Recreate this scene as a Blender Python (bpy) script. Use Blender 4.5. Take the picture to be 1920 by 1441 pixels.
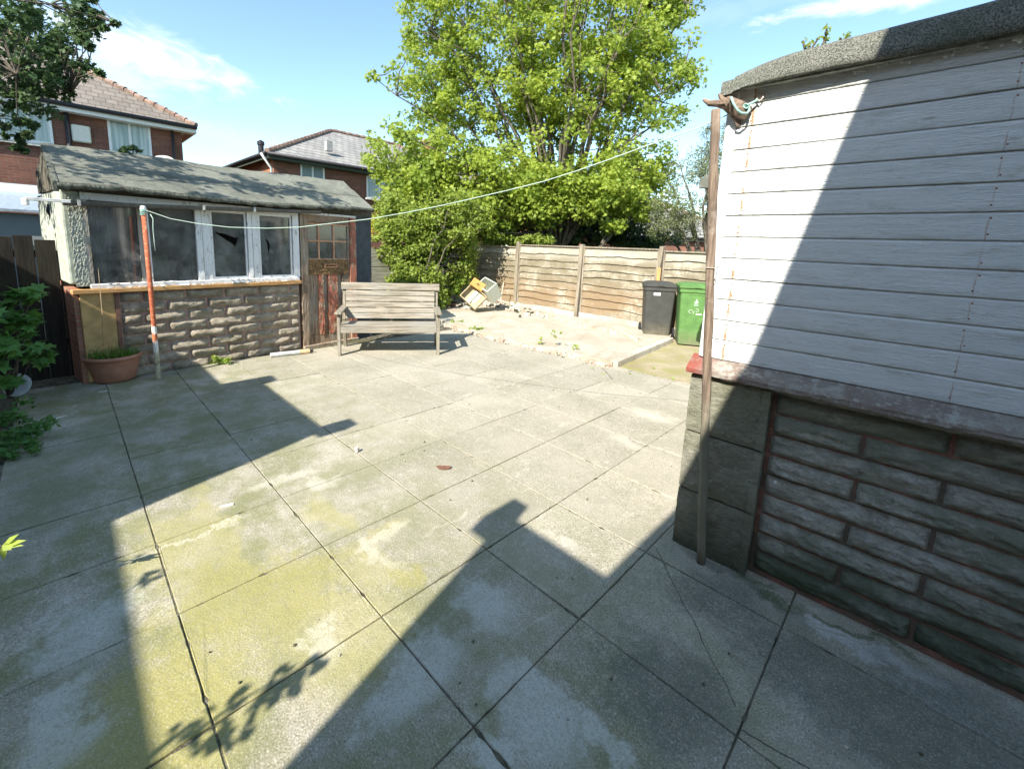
import bpy, bmesh, math, random
import numpy as np
from mathutils import Vector, Matrix, noise as mnoise
from math import radians as R, sin, cos, pi
random.seed(7); rng = np.random.default_rng(7)
scn = bpy.context.scene
for o in list(bpy.data.objects): bpy.data.objects.remove(o)

# ------------------------------------------------------------------ camera
H = 1.6; FPX, CX, CY = 810.0, 922.0, 591.0; PIT = R(9.24); ROL = R(2.12)
def _w(x, y, z): return Vector((x, z*cos(PIT)-y*sin(PIT), -y*cos(PIT)-z*sin(PIT)))
cam = bpy.data.cameras.new('camera'); co = bpy.data.objects.new('camera', cam)
scn.collection.objects.link(co); scn.camera = co
right = _w(cos(ROL), -sin(ROL), 0); down = _w(sin(ROL), cos(ROL), 0); fwd = _w(0, 0, 1)
co.matrix_world = Matrix(((right.x, -down.x, -fwd.x, 0), (right.y, -down.y, -fwd.y, 0), (right.z, -down.z, -fwd.z, H), (0, 0, 0, 1)))
cam.sensor_width = 36; cam.sensor_fit = 'HORIZONTAL'; cam.lens = 36*FPX/1920
cam.shift_x = (960-CX)/1920; cam.shift_y = -(720.5-CY)/1920
cam.clip_start = 0.05; cam.clip_end = 2000
# ------------------------------------------------------------------ light
AZ, EL = R(29), R(40)                       # shadows run along azimuth 29 degrees
S = Vector((-sin(AZ)*cos(EL), -cos(AZ)*cos(EL), sin(EL)))   # towards the sun
world = bpy.data.worlds.new('World'); scn.world = world; world.use_nodes = True
wn = world.node_tree; wn.nodes.clear()
def wnode(t, **k):
    n = wn.nodes.new(t)
    for a, b in k.items(): setattr(n, a, b)
    return n
sky = wnode('ShaderNodeTexSky', sky_type='NISHITA', sun_disc=False, sun_elevation=EL, sun_rotation=R(209), altitude=0, air_density=1.0, dust_density=0.5, ozone_density=1.0)
wbg = wnode('ShaderNodeBackground'); wbg.inputs['Strength'].default_value = 0.15
wout = wnode('ShaderNodeOutputWorld')
sun = bpy.data.lights.new('sun', 'SUN'); sun.energy = 5.0; sun.angle = R(0.3); sun.color = (1.0, 0.94, 0.84)
so = bpy.data.objects.new('sun', sun); scn.collection.objects.link(so)
so.rotation_euler = (-S).to_track_quat('-Z', 'Y').to_euler(); so.location = S*30
scn.view_settings.view_transform = 'Standard'; scn.view_settings.look = 'None'
scn.view_settings.exposure = 1.08; scn.view_settings.gamma = 1.0; scn.view_settings.use_curve_mapping = False

# ------------------------------------------------------------------ helpers: measuring
def ray(px, py):
    xc, yc = (px-CX)/FPX, (py-CY)/FPX
    return _w(xc*cos(ROL)+yc*sin(ROL), -xc*sin(ROL)+yc*cos(ROL), 1)
def G(px, py, z=0.0):
    d = ray(px, py); t = (z-H)/d.z; return Vector((0, 0, H))+d*t
def pt(px, py, D):                       # point at forward distance D
    d = ray(px, py); return Vector((0, 0, H))+d*(D/d.y)
C45 = math.sqrt(.5)
def ab(a, b, z=0.0): return Vector(((a+b)*C45, (b-a)*C45, z))
def AB(px, py, z=0.0):
    g = G(px, py, z); return ((g.x-g.y)*C45, (g.x+g.y)*C45)
# cloud in the sky, placed by direction in the world
def sky_clouds():
    L = wn.links
    geo = wnode('ShaderNodeTexCoord')
    out = sky.outputs[0]
    hs = wnode('ShaderNodeHueSaturation'); hs.inputs['Saturation'].default_value = 1.0; hs.inputs['Value'].default_value = 1.0
    L.new(out, hs.inputs['Color']); out = hs.outputs[0]
    tn = wnode('ShaderNodeMixRGB', blend_type='MULTIPLY'); tn.inputs[0].default_value = 1; L.new(out, tn.inputs[1]); tn.inputs[2].default_value = (.95, 1.04, 1.0, 1); out = tn.outputs[0]
    for (px, py, sx, sz, rotk, amt) in ((285, 102, .21, .055, -.08, .70), (210, 125, .15, .08, 0, .38), (1690, -8, .22, .022, -.05, .9), (420, 250, .5, .03, -.1, .12), (1350, 20, .5, .03, .1, .10)):
        d = ray(px, py).normalized()
        up = Vector((0, 0, 1)); rx = d.cross(up).normalized(); uy = rx.cross(d).normalized()
        rx2 = rx*cos(rotk)+uy*sin(rotk); uy2 = uy*cos(rotk)-rx*sin(rotk)
        def dot(v, s):
            n = wnode('ShaderNodeVectorMath', operation='DOT_PRODUCT'); L.new(geo.outputs['Generated'], n.inputs[0]); n.inputs[1].default_value = v/s; return n.outputs['Value']
        x, y, f = dot(rx2, sx), dot(uy2, sz), dot(d, 1)
        cmb = wnode('ShaderNodeCombineXYZ'); L.new(x, cmb.inputs[0]); L.new(y, cmb.inputs[1])
        ln = wnode('ShaderNodeVectorMath', operation='LENGTH'); L.new(cmb.outputs[0], ln.inputs[0])
        cn = wnode('ShaderNodeCombineXYZ'); L.new(dot(rx2, .15), cn.inputs[0]); L.new(dot(uy2, .060), cn.inputs[1])
        nz = wnode('ShaderNodeTexNoise'); nz.inputs['Scale'].default_value = 2.0; nz.inputs['Detail'].default_value = 8; nz.inputs['Roughness'].default_value = .62; nz.inputs['Distortion'].default_value = .6
        L.new(cn.outputs[0], nz.inputs['Vector'])
        m1 = wnode('ShaderNodeMath', operation='MULTIPLY_ADD'); L.new(nz.outputs['Fac'], m1.inputs[0]); m1.inputs[1].default_value = 2.2; m1.inputs[2].default_value = -.35
        m2 = wnode('ShaderNodeMath', operation='SUBTRACT'); L.new(m1.outputs[0], m2.inputs[0]); L.new(ln.outputs['Value'], m2.inputs[1])
        mr = wnode('ShaderNodeMapRange'); L.new(m2.outputs[0], mr.inputs['Value']); mr.inputs['From Min'].default_value = -.15; mr.inputs['From Max'].default_value = .75; mr.inputs['To Max'].default_value = amt; mr.interpolation_type = 'SMOOTHSTEP'
        gt = wnode('ShaderNodeMath', operation='GREATER_THAN'); L.new(f, gt.inputs[0]); gt.inputs[1].default_value = .2
        mm = wnode('ShaderNodeMath', operation='MULTIPLY'); L.new(mr.outputs[0], mm.inputs[0]); L.new(gt.outputs[0], mm.inputs[1])
        mx = wnode('ShaderNodeMixRGB'); L.new(mm.outputs[0], mx.inputs[0]); L.new(out, mx.inputs[1]); mx.inputs[2].default_value = (4.6, 4.9, 5.2, 1); out = mx.outputs[0]
    L.new(out, wbg.inputs[0]); L.new(wbg.outputs[0], wout.inputs[0])
sky_clouds()

# ------------------------------------------------------------------ helpers: frames, meshes
class F:
    def __init__(s, o, yaw=None, x=None, y=None):
        s.o = Vector(o)
        if yaw is not None: x = Vector((sin(R(yaw)), cos(R(yaw)), 0)); y = Vector((-x.y, x.x, 0))
        s.x = Vector(x); s.y = Vector(y); s.z = s.x.cross(s.y) if s.x.cross(s.y).z > -.5 else Vector((0, 0, 1))
        if abs(s.x.z) < 1e-6 and abs(s.y.z) < 1e-6: s.z = Vector((0, 0, 1))
    def p(s, l, d, z): return s.o+s.x*l+s.y*d+s.z*z
    def hit(s, px, py, d=0.0):               # (l, z) where the sight line meets the plane at depth d
        o = s.o+s.y*d; r = ray(px, py); c = Vector((0, 0, H)); t = (o-c).dot(s.y)/r.dot(s.y); w = c+r*t-o
        return w.dot(s.x), w.dot(s.z)
W = F((0, 0, 0), x=(1, 0, 0), y=(0, 1, 0))
A = F((0, 0, 0), x=(C45, -C45, 0), y=(C45, C45, 0))          # slab grid: l = a, d = b
class MB:
    def __init__(s): s.v = []; s.f = []; s.m = []; s.mi = 0
    def add(s, vs, fs):
        n = len(s.v); s.v += [tuple(q) for q in vs]; s.f += [tuple(i+n for i in q) for q in fs]; s.m += [s.mi]*len(fs)
    def hexa(s, P): s.add(P, [(0, 3, 2, 1), (4, 5, 6, 7), (0, 1, 5, 4), (1, 2, 6, 5), (2, 3, 7, 6), (3, 0, 4, 7)])
    def box(s, fr, l0, l1, d0, d1, z0, z1, j=0.0):
        P = [fr.p(l, d, z) for z in (z0, z1) for l, d in ((l0, d0), (l1, d0), (l1, d1), (l0, d1))]
        if j: P = [q+Vector([random.uniform(-j, j) for _ in range(3)]) for q in P]
        s.hexa(P)
    def bar(s, a, b, w, h, up=(0, 0, 1), w2=None, h2=None):   # square-section bar from a to b
        a = Vector(a); b = Vector(b); t = (b-a).normalized(); u = Vector(up)
        x = t.cross(u)
        if x.length < 1e-3: x = t.cross(Vector((1, 0, 0)))
        x.normalize(); y = x.cross(t).normalized(); w2 = w2 or w; h2 = h2 or h
        P = [a+x*i*w/2+y*j*h/2 for i, j in ((-1, -1), (1, -1), (1, 1), (-1, 1))]+[b+x*i*w2/2+y*j*h2/2 for i, j in ((-1, -1), (1, -1), (1, 1), (-1, 1))]
        s.hexa(P)
    def tube(s, pts, rad, n=8, cap=True):
        pts = [Vector(q) for q in pts]; k = len(pts)
        if not hasattr(rad, '__len__'): rad = [rad]*k
        vs = []; px = None
        for i in range(k):
            t = (pts[min(i+1, k-1)]-pts[max(i-1, 0)])
            if t.length < 1e-9: t = Vector((0, 0, 1))
            t.normalize()
            if px is None: px = t.cross(Vector((.3, .2, 1))).normalized() if abs(t.z) < .95 else t.cross(Vector((1, .1, 0))).normalized()
            px = (px-t*px.dot(t)).normalized(); py = t.cross(px)
            for j in range(n):
                a = 2*pi*j/n; vs.append(pts[i]+(px*cos(a)+py*sin(a))*rad[i])
        fs = [(i*n+j, i*n+(j+1) % n, (i+1)*n+(j+1) % n, (i+1)*n+j) for i in range(k-1) for j in range(n)]
        if cap: fs += [tuple(range(n))[::-1], tuple((k-1)*n+j for j in range(n))]
        s.add(vs, fs)
    def lathe(s, c, prof, n=28, axis=None, a0=0, a1=2*pi):
        c = Vector(c); vs = []; z = Vector(axis or (0, 0, 1)).normalized(); x = z.cross(Vector((.0, 1, .01))).normalized(); y = z.cross(x)
        for r, h in prof:
            for j in range(n): a = 2*pi*j/n; vs.append(c+x*cos(a)*r+y*sin(a)*r+z*h)
        k = len(prof); s.add(vs, [(i*n+j, i*n+(j+1) % n, (i+1)*n+(j+1) % n, (i+1)*n+j) for i in range(k-1) for j in range(n)])
    def grid(s, fn, nu, nv):
        vs = [fn(i/nu, j/nv) for j in range(nv+1) for i in range(nu+1)]
        s.add(vs, [(j*(nu+1)+i, j*(nu+1)+i+1, (j+1)*(nu+1)+i+1, (j+1)*(nu+1)+i) for j in range(nv) for i in range(nu)])
    def build(s, name, mats, parent=None, smooth=False, bevel=0, seg=1):
        me = bpy.data.meshes.new(name); me.from_pydata(s.v, [], s.f)
        if not isinstance(mats, (list, tuple)): mats = [mats]
        for m in mats: me.materials.append(m)
        if len(mats) > 1: me.polygons.foreach_set('material_index', s.m)
        if smooth: me.polygons.foreach_set('use_smooth', [True]*len(s.f))
        bm = bmesh.new(); bm.from_mesh(me); bmesh.ops.recalc_face_normals(bm, faces=bm.faces); bm.to_mesh(me); bm.free()
        o = bpy.data.objects.new(name, me); scn.collection.objects.link(o)
        if parent: o.parent = parent
        if bevel:
            b = o.modifiers.new('bevel', 'BEVEL'); b.width = bevel; b.segments = seg; b.limit_method = 'ANGLE'; b.harden_normals = False
        return o
def tag(o, label=None, cat=None, group=None, kind=None):
    for k, v in (('label', label), ('category', cat), ('group', group), ('kind', kind)):
        if v: o[k] = v
    return o
def thing(name, label, cat, group=None):
    o = bpy.data.objects.new(name, None); scn.collection.objects.link(o); o.empty_display_size = .1
    return tag(o, label, cat, group)
def nz(p, sc=1.0): return mnoise.noise(Vector(p)*sc)
def fbm(p, sc=1.0, o=3): return mnoise.fractal(Vector(p)*sc, 1.0, 2.0, o)

# ------------------------------------------------------------------ materials
class NT:
    def __init__(s, name):
        s.mat = bpy.data.materials.new(name); s.mat.use_nodes = True; s.t = s.mat.node_tree
        s.b = s.t.nodes['Principled BSDF']; s.geo = s.t.nodes.new('ShaderNodeNewGeometry'); s.P = s.geo.outputs['Position']
        s.b.inputs['Roughness'].default_value = .85; s.b.inputs['Specular IOR Level'].default_value = .3
    def n(s, t, **k):
        q = s.t.nodes.new(t)
        for a, b in k.items(): setattr(q, a, b)
        return q
    def put(s, sock, v):
        if isinstance(v, (int, float)): sock.default_value = v
        elif isinstance(v, (tuple, list)): sock.default_value = (*v, 1) if len(v) == 3 and len(sock.default_value) == 4 else v
        elif isinstance(v, Vector): sock.default_value = v
        else: s.t.links.new(v, sock)
    def math(s, op, a, b=0.0, c=0.0, clamp=False):
        q = s.n('ShaderNodeMath', operation=op, use_clamp=clamp); s.put(q.inputs[0], a); s.put(q.inputs[1], b); s.put(q.inputs[2], c); return q.outputs[0]
    def vec(s, op, a, b=(0, 0, 0)):
        q = s.n('ShaderNodeVectorMath', operation=op); s.put(q.inputs[0], a); s.put(q.inputs[1], b)
        return q.outputs['Value'] if op in ('DOT_PRODUCT', 'LENGTH', 'DISTANCE') else q.outputs[0]
    def obj(s): return s.n('ShaderNodeTexCoord').outputs['Object']
    def frame(s, fr, P=None, scale=(1, 1, 1)):      # coordinates in a frame
        P = P or s.P; rel = s.vec('SUBTRACT', P, tuple(fr.o)); c = s.n('ShaderNodeCombineXYZ')
        for i, v in enumerate((fr.x, fr.y, fr.z)): s.put(c.inputs[i], s.vec('DOT_PRODUCT', rel, tuple(v*scale[i])))
        return c.outputs[0]
    def sc(s, P, v): return s.vec('MULTIPLY', P, v)
    def noise(s, scale, detail=4, rough=.55, P=None, dist=0.0):
        q = s.n('ShaderNodeTexNoise'); s.put(q.inputs['Vector'], P or s.P); q.inputs['Scale'].default_value = scale; q.inputs['Detail'].default_value = detail; q.inputs['Roughness'].default_value = rough; q.inputs['Distortion'].default_value = dist
        return q.outputs['Fac']
    def voro(s, scale, P=None, feature='F1', rnd=1.0):
        q = s.n('ShaderNodeTexVoronoi', feature=feature); s.put(q.inputs['Vector'], P or s.P); q.inputs['Scale'].default_value = scale
        q.inputs['Randomness'].default_value = rnd; return q
    def rmp(s, v, a, b, lo=0.0, hi=1.0, smooth=True):
        q = s.n('ShaderNodeMapRange'); s.put(q.inputs['Value'], v); q.inputs['From Min'].default_value = a; q.inputs['From Max'].default_value = b
        q.inputs['To Min'].default_value = lo; q.inputs['To Max'].default_value = hi
        if smooth: q.interpolation_type = 'SMOOTHSTEP'
        return q.outputs[0]
    def mix(s, f, a, b, mode='MIX'):
        q = s.n('ShaderNodeMixRGB', blend_type=mode); s.put(q.inputs[0], f); s.put(q.inputs[1], a); s.put(q.inputs[2], b); return q.outputs[0]
    def attr(s, name):
        q = s.n('ShaderNodeAttribute'); q.attribute_name = name; return q.outputs['Fac']
    def bump(s, h, dist=.01, strength=1.0):
        q = s.n('ShaderNodeBump'); s.put(q.inputs['Height'], h); q.inputs['Distance'].default_value = dist; q.inputs['Strength'].default_value = strength
        s.t.links.new(q.outputs[0], s.b.inputs['Normal'])
    def col(s, c): s.put(s.b.inputs['Base Color'], c); return s
    def rough(s, r): s.put(s.b.inputs['Roughness'], r); return s
    def blob(s, Pn, a, b, ra, rb, rot=0.0, soft=1.1):    # soft elliptical patch on a frame-mapped surface
        d = s.vec('SUBTRACT', Pn, (a, b, 0)); c, q = cos(rot), sin(rot)
        x = s.vec('DOT_PRODUCT', d, (c/ra, q/ra, 0)); y = s.vec('DOT_PRODUCT', d, (-q/rb, c/rb, 0))
        r = s.math('SQRT', s.math('ADD', s.math('MULTIPLY', x, x), s.math('MULTIPLY', y, y)))
        return s.rmp(r, 1+soft*.5, 1-soft*.5)
def simple(name, c, rough=.8, sp=.3, var=.25, sc=18, metal=0, bump=.0):
    t = NT(name); n = t.noise(sc, 5, .6); dark = tuple(x*(1-var) for x in c); lite = tuple(min(1, x*(1+var)) for x in c)
    t.col(t.mix(t.rmp(n, .3, .7), dark, lite)); t.rough(rough); t.b.inputs['Specular IOR Level'].default_value = sp; t.b.inputs['Metallic'].default_value = metal
    if bump: t.bump(n, bump)
    return t.mat
def wood(name, fr, c, dark, axis=0, sc=3.0, grey=None, bump=.004, rough=.85, green=None, P=None):
    t = NT(name); st = [38, 38, 38]; st[axis] = sc
    Pf = t.frame(fr, P); g = t.noise(1.0, 6, .65, t.sc(Pf, tuple(st)), .4); big = t.noise(1.6, 4, .6, Pf)
    c1 = t.mix(t.rmp(g, .34, .66), dark, c)
    if grey: c1 = t.mix(t.rmp(big, .4, .65), c1, t.mix(t.rmp(g, .3, .7), tuple(x*.6 for x in grey), grey))
    if green: c1 = t.mix(t.rmp(t.noise(2.5, 5, .7, Pf), .5, .7, 0, .7), c1, green)
    kn = t.voro(2.2, t.sc(Pf, (1, 1, 4) if axis == 0 else (3, 3, 1))); c1 = t.mix(t.rmp(kn.outputs['Distance'], .12, .03, 0, .55), c1, dark)
    t.col(c1); t.rough(rough); t.bump(g, bump)
    return t.mat
def brickmat(name, dirv, c1, c2, mortar, bw=.225, bh=.075):
    t = NT(name); x = t.vec('DOT_PRODUCT', t.P, tuple(dirv)); z = t.vec('DOT_PRODUCT', t.P, (0, 0, 1)); c = t.n('ShaderNodeCombineXYZ'); t.put(c.inputs[0], x); t.put(c.inputs[1], z)
    q = t.n('ShaderNodeTexBrick'); t.put(q.inputs['Vector'], c.outputs[0]); q.inputs['Scale'].default_value = 1; q.inputs['Brick Width'].default_value = bw; q.inputs['Row Height'].default_value = bh
    q.inputs['Mortar Size'].default_value = .007; q.inputs['Mortar Smooth'].default_value = .3; q.inputs['Bias'].default_value = 0
    t.put(q.inputs['Color1'], c1); t.put(q.inputs['Color2'], c2); t.put(q.inputs['Mortar'], mortar)
    v = t.noise(1.3, 5, .6); v2 = t.noise(30, 3)
    t.col(t.mix(t.rmp(v, .3, .7, 0, .45), t.mix(.35, q.outputs['Color'], t.mix(v2, (.05, .03, .02), (.6, .35, .25)), 'OVERLAY'), (.06, .035, .03)))
    t.bump(t.math('SUBTRACT', 1, q.outputs['Fac']), .006); return t.mat
def tilemat(name, dirv, c1, c2, gap, bw=.27, bh=.17):
    t = NT(name); x = t.vec('DOT_PRODUCT', t.P, tuple(dirv)); z = t.vec('DOT_PRODUCT', t.P, (0, 0, 1)); c = t.n('ShaderNodeCombineXYZ'); t.put(c.inputs[0], x); t.put(c.inputs[1], z)
    q = t.n('ShaderNodeTexBrick'); t.put(q.inputs['Vector'], c.outputs[0]); q.inputs['Scale'].default_value = 1; q.inputs['Brick Width'].default_value = bw; q.inputs['Row Height'].default_value = bh
    q.inputs['Mortar Size'].default_value = .012; q.inputs['Mortar Smooth'].default_value = .2
    t.put(q.inputs['Color1'], c1); t.put(q.inputs['Color2'], c2); t.put(q.inputs['Mortar'], gap)
    v = t.noise(1.0, 6, .7); w = t.noise(14, 4)
    t.col(t.mix(t.rmp(w, .55, .75, 0, .5), t.mix(t.rmp(v, .35, .7, 0, .5), q.outputs['Color'], tuple(x*.5 for x in c1)), (.3, .28, .2)))
    t.bump(t.math('SUBTRACT', 1, q.outputs['Fac']), .012); return t.mat

def leafmat(name, c_dark, c_light, transl=.35, rough=.55):
    t = NT(name); tone = t.attr('tone'); c = t.mix(tone, c_dark, c_light)
    t.t.nodes.remove(t.b); out = t.t.nodes['Material Output']
    d = t.n('ShaderNodeBsdfPrincipled'); t.put(d.inputs['Base Color'], c); d.inputs['Roughness'].default_value = rough; d.inputs['Specular IOR Level'].default_value = .35
    tr = t.n('ShaderNodeBsdfTranslucent'); t.put(tr.inputs['Color'], t.mix(.5, c, tuple(min(1, x*1.6) for x in c_light)))
    m = t.n('ShaderNodeMixShader'); m.inputs[0].default_value = transl; t.t.links.new(d.outputs[0], m.inputs[1]); t.t.links.new(tr.outputs[0], m.inputs[2]); t.t.links.new(m.outputs[0], out.inputs['Surface'])
    return t.mat
M = {}
# --- patio concrete: worn aggregate, moss and lichen of their own shape
def patio_mat():
    t = NT('worn_concrete'); Pf = t.frame(A)
    wob = t.n('ShaderNodeTexNoise'); t.put(wob.inputs['Vector'], Pf); wob.inputs['Scale'].default_value = 4.5; wob.inputs['Detail'].default_value = 5; wob.inputs['Roughness'].default_value = .65
    Pn = t.vec('ADD', Pf, t.sc(t.vec('SUBTRACT', wob.outputs['Color'], (.5, .5, .5)), (.42, .42, 0)))
    tone = t.attr('tone'); fine = t.noise(150, 3, .6, Pf); mid = t.noise(22, 6, .7, Pf); big = t.noise(1.7, 5, .6, Pf); huge = t.noise(.55, 3, .5, Pf)
    agg = t.voro(210, Pf)
    c = t.mix(tone, (.345, .315, .25), (.42, .385, .305))
    c = t.mix(t.rmp(big, .38, .66, 0, .55), c, (.225, .215, .155))
    c = t.mix(t.rmp(mid, .50, .70, 0, .50), c, (.55, .50, .42))
    c = t.mix(t.rmp(fine, .53, .66, 0, .55), c, (.60, .56, .48)); c = t.mix(t.rmp(fine, .46, .34, 0, .6), c, (.12, .11, .085)); pit = t.voro(48, Pf); c = t.mix(t.math('MULTIPLY', t.rmp(pit.outputs['Distance'], .16, .07), t.rmp(mid, .45, .6, .1, .8)), c, (.09, .08, .065))
    keep = c
    c = t.mix(t.rmp(agg.outputs['Distance'], .28, .08, 0, .35), c, t.mix(agg.outputs['Color'], (.16, .14, .12), (.6, .54, .45)))
    sc = t.noise(9, 7, .75, t.sc(Pf, (1, .35, 1)), 1.2); c = t.mix(t.rmp(sc, .60, .68, 0, .55), c, (.62, .58, .50))       # worn scratches
    # algae towards the house, deepened to put its shade into the slab colour
    damp_shade = t.rmp(Pf_y(t, Pf), 3.0, .4, 0, 1); al = t.noise(3.2, 6, .7, Pf)
    c = t.mix(t.math('MULTIPLY', t.rmp(al, .36, .62, 0, .85), damp_shade), c, (.19, .195, .085))
    brkn = t.noise(9, 10, .82, Pf); grit_ = t.noise(65, 6, .8, Pf)
    def spots(lst, colr, amt, brk=None):
        nonlocal c
        m = None
        for (px, py, ra, rb, rot) in lst:
            a, b = AB(px, py); q = t.blob(Pn, a, b, ra, rb, rot, 1.2); m = q if m is None else t.math('MAXIMUM', m, q)
        m = t.math('MULTIPLY', t.rmp(t.math('ADD', m, t.math('MULTIPLY', t.math('SUBTRACT', brkn, .5), 1.9)), .15, 1.25), t.rmp(grit_, .30, .56, .35, 1))
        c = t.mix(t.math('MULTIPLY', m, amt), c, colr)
    spots([(330, 1030, .4, .16, 0), (620, 960, .25, .10, 0), (720, 1000, .08, .22, .1), (700, 1060, .18, .14, .2), (400, 990, .5, .10, 0), (230, 1420, .4, .3, 0), (640, 1180, .3, .3, 0)], (.37, .335, .15), .75)
    spots([(300, 1320, .26, .34, 0), (440, 1130, .34, .30, 0), (290, 1400, .28, .26, 0), (560, 1090, .26, .2, 0), (765, 1085, .12, .08, 0)], (.31, .285, .10), .95)
    spots([(735, 1000, .05, .20, .1), (700, 1030, .18, .04, .1), (345, 1008, .014, .34, 0), (600, 905, .10, .12, 0), (600, 1200, .12, .07, 0), (530, 900, .08, .20, 0), (1230, 780, .25, .12, 0), (1180, 830, .2, .08, 0), (1050, 1010, .10, .05, 0)],
          (.56, .53, .44), .62, (mid, .34, .5))
    spots([(790, 1260, .13, .22, .2), (900, 1130, .2, .12, .1), (160, 1180, .22, .16, .1), (120, 1350, .2, .1, .4), (1000, 1330, .20, .12, 0), (1120, 1390, .16, .05, 0), (935, 1400, .08, .1, 0)],
          (.52, .525, .47), .85, (t.noise(30, 6, .8, Pf), .38, .56))
    spots([(1640, 1230, .30, .030, -.02), (1560, 1170, .12, .03, 0), (1760, 1320, .16, .02, 0)], (.58, .57, .54), .8, (mid, .22, .45))
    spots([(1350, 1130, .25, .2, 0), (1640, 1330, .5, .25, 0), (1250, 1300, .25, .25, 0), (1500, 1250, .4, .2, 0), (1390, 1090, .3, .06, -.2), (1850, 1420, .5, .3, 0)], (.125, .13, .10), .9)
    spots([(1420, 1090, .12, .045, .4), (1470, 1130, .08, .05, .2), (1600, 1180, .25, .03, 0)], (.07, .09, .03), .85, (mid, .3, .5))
    spots([(120, 830, .5, .5, 0), (60, 950, .6, .3, 0)], (.20, .21, .16), .5)
    c = t.mix(t.rmp(fine, .47, .33, 0, .25), c, (.12, .11, .08)); c = t.mix(t.rmp(fine, .55, .68, 0, .28), c, (.62, .59, .5)); c = t.mix(t.rmp(t.noise(38, 5, .75, Pf), .56, .66, 0, .25), c, (.17, .155, .115))
    # cracks: thin dark wandering lines
    def crack(p, q, w=.004):
        nonlocal c
        a = Vector(AB(*p)+(0,)); b = Vector(AB(*q)+(0,)); d = (b-a); Lh = d.length; d.normalize(); n = Vector((-d.y, d.x, 0))
        Pw = t.vec('ADD', Pf, t.sc(t.vec('SUBTRACT', wob.outputs['Color'], (.5, .5, .5)), (.05, .05, 0)))
        rel = t.vec('SUBTRACT', Pw, tuple(a)); u = t.vec('DOT_PRODUCT', rel, tuple(d)); v = t.math('ABSOLUTE', t.vec('DOT_PRODUCT', rel, tuple(n)))
        m = t.math('MULTIPLY', t.rmp(v, w, w*.4), t.math('MULTIPLY', t.math('GREATER_THAN', u, 0), t.math('LESS_THAN', u, Lh)))
        c = t.mix(t.math('MULTIPLY', m, .8), c, (.035, .03, .02))
    crack((1229, 1027), (1378, 1320), .003); crack((1130, 690), (1150, 712), .008); crack((1390, 1370), (1520, 1441))
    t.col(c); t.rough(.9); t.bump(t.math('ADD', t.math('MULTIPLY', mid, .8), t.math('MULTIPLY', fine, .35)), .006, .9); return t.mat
def Pf_y(t, Pf):
    q = t.n('ShaderNodeSeparateXYZ'); t.put(q.inputs[0], Pf); return q.outputs[1]
def sep(t, P, i):
    q = t.n('ShaderNodeSeparateXYZ'); t.put(q.inputs[0], P); return q.outputs[i]
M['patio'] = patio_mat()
def soil_mat(name, c1, c2, moss=None):
    t = NT(name); n = t.noise(14, 6, .7); m = t.noise(2.3, 4, .6); c = t.mix(t.rmp(n, .35, .65), c1, c2)
    if moss: c = t.mix(t.rmp(m, .45, .6, 0, .8), c, moss)
    t.col(c); t.bump(n, .03); return t.mat
M['soil'] = soil_mat('dark_soil', (.035, .028, .018), (.09, .075, .05), (.05, .07, .025))
M['joint'] = soil_mat('joint_dirt', (.05, .042, .03), (.19, .17, .125), (.10, .10, .045))
M['ground'] = soil_mat('garden_ground', (.05, .055, .025), (.12, .11, .06), (.06, .10, .03))
def conc2(name, c1, c2, stain, green=None, crazy=True):
    t = NT(name); Pf = t.frame(A); n = t.noise(6, 7, .7, Pf); f = t.noise(90, 3, .6, Pf); b = t.noise(1.5, 4, .6, Pf)
    c = t.mix(t.rmp(n, .35, .65), c1, c2); c = t.mix(t.rmp(b, .45, .65, 0, .55), c, stain); c = t.mix(t.rmp(f, .55, .75, 0, .3), c, (.7, .65, .55))
    if green: c = t.mix(t.rmp(t.noise(3, 6, .7, Pf), .45, .62, 0, .7), c, green)
    h = n
    if crazy:
        v = t.voro(1.15, t.vec('ADD', Pf, t.sc(t.vec('SUBTRACT', t.n('ShaderNodeTexNoise').outputs['Color'], (.5, .5, .5)), (.1, .1, 0))), 'DISTANCE_TO_EDGE'); e = t.rmp(v.outputs['Distance'], .03, .005)
        c = t.mix(t.math('MULTIPLY', e, .28), c, (.30, .24, .16))
    t.col(c); t.bump(h, .012); return t.mat
M['raised'] = conc2('pale_crazy_paving', (.38, .34, .265), (.50, .455, .375), (.33, .265, .19))
M['lowpath'] = conc2('mossy_concrete', (.30, .25, .15), (.42, .36, .25), (.24, .19, .10), (.26, .25, .08), False)
M['kerb'] = conc2('kerb_concrete', (.42, .38, .32), (.54, .50, .44), (.36, .29, .21), None, False)

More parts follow.
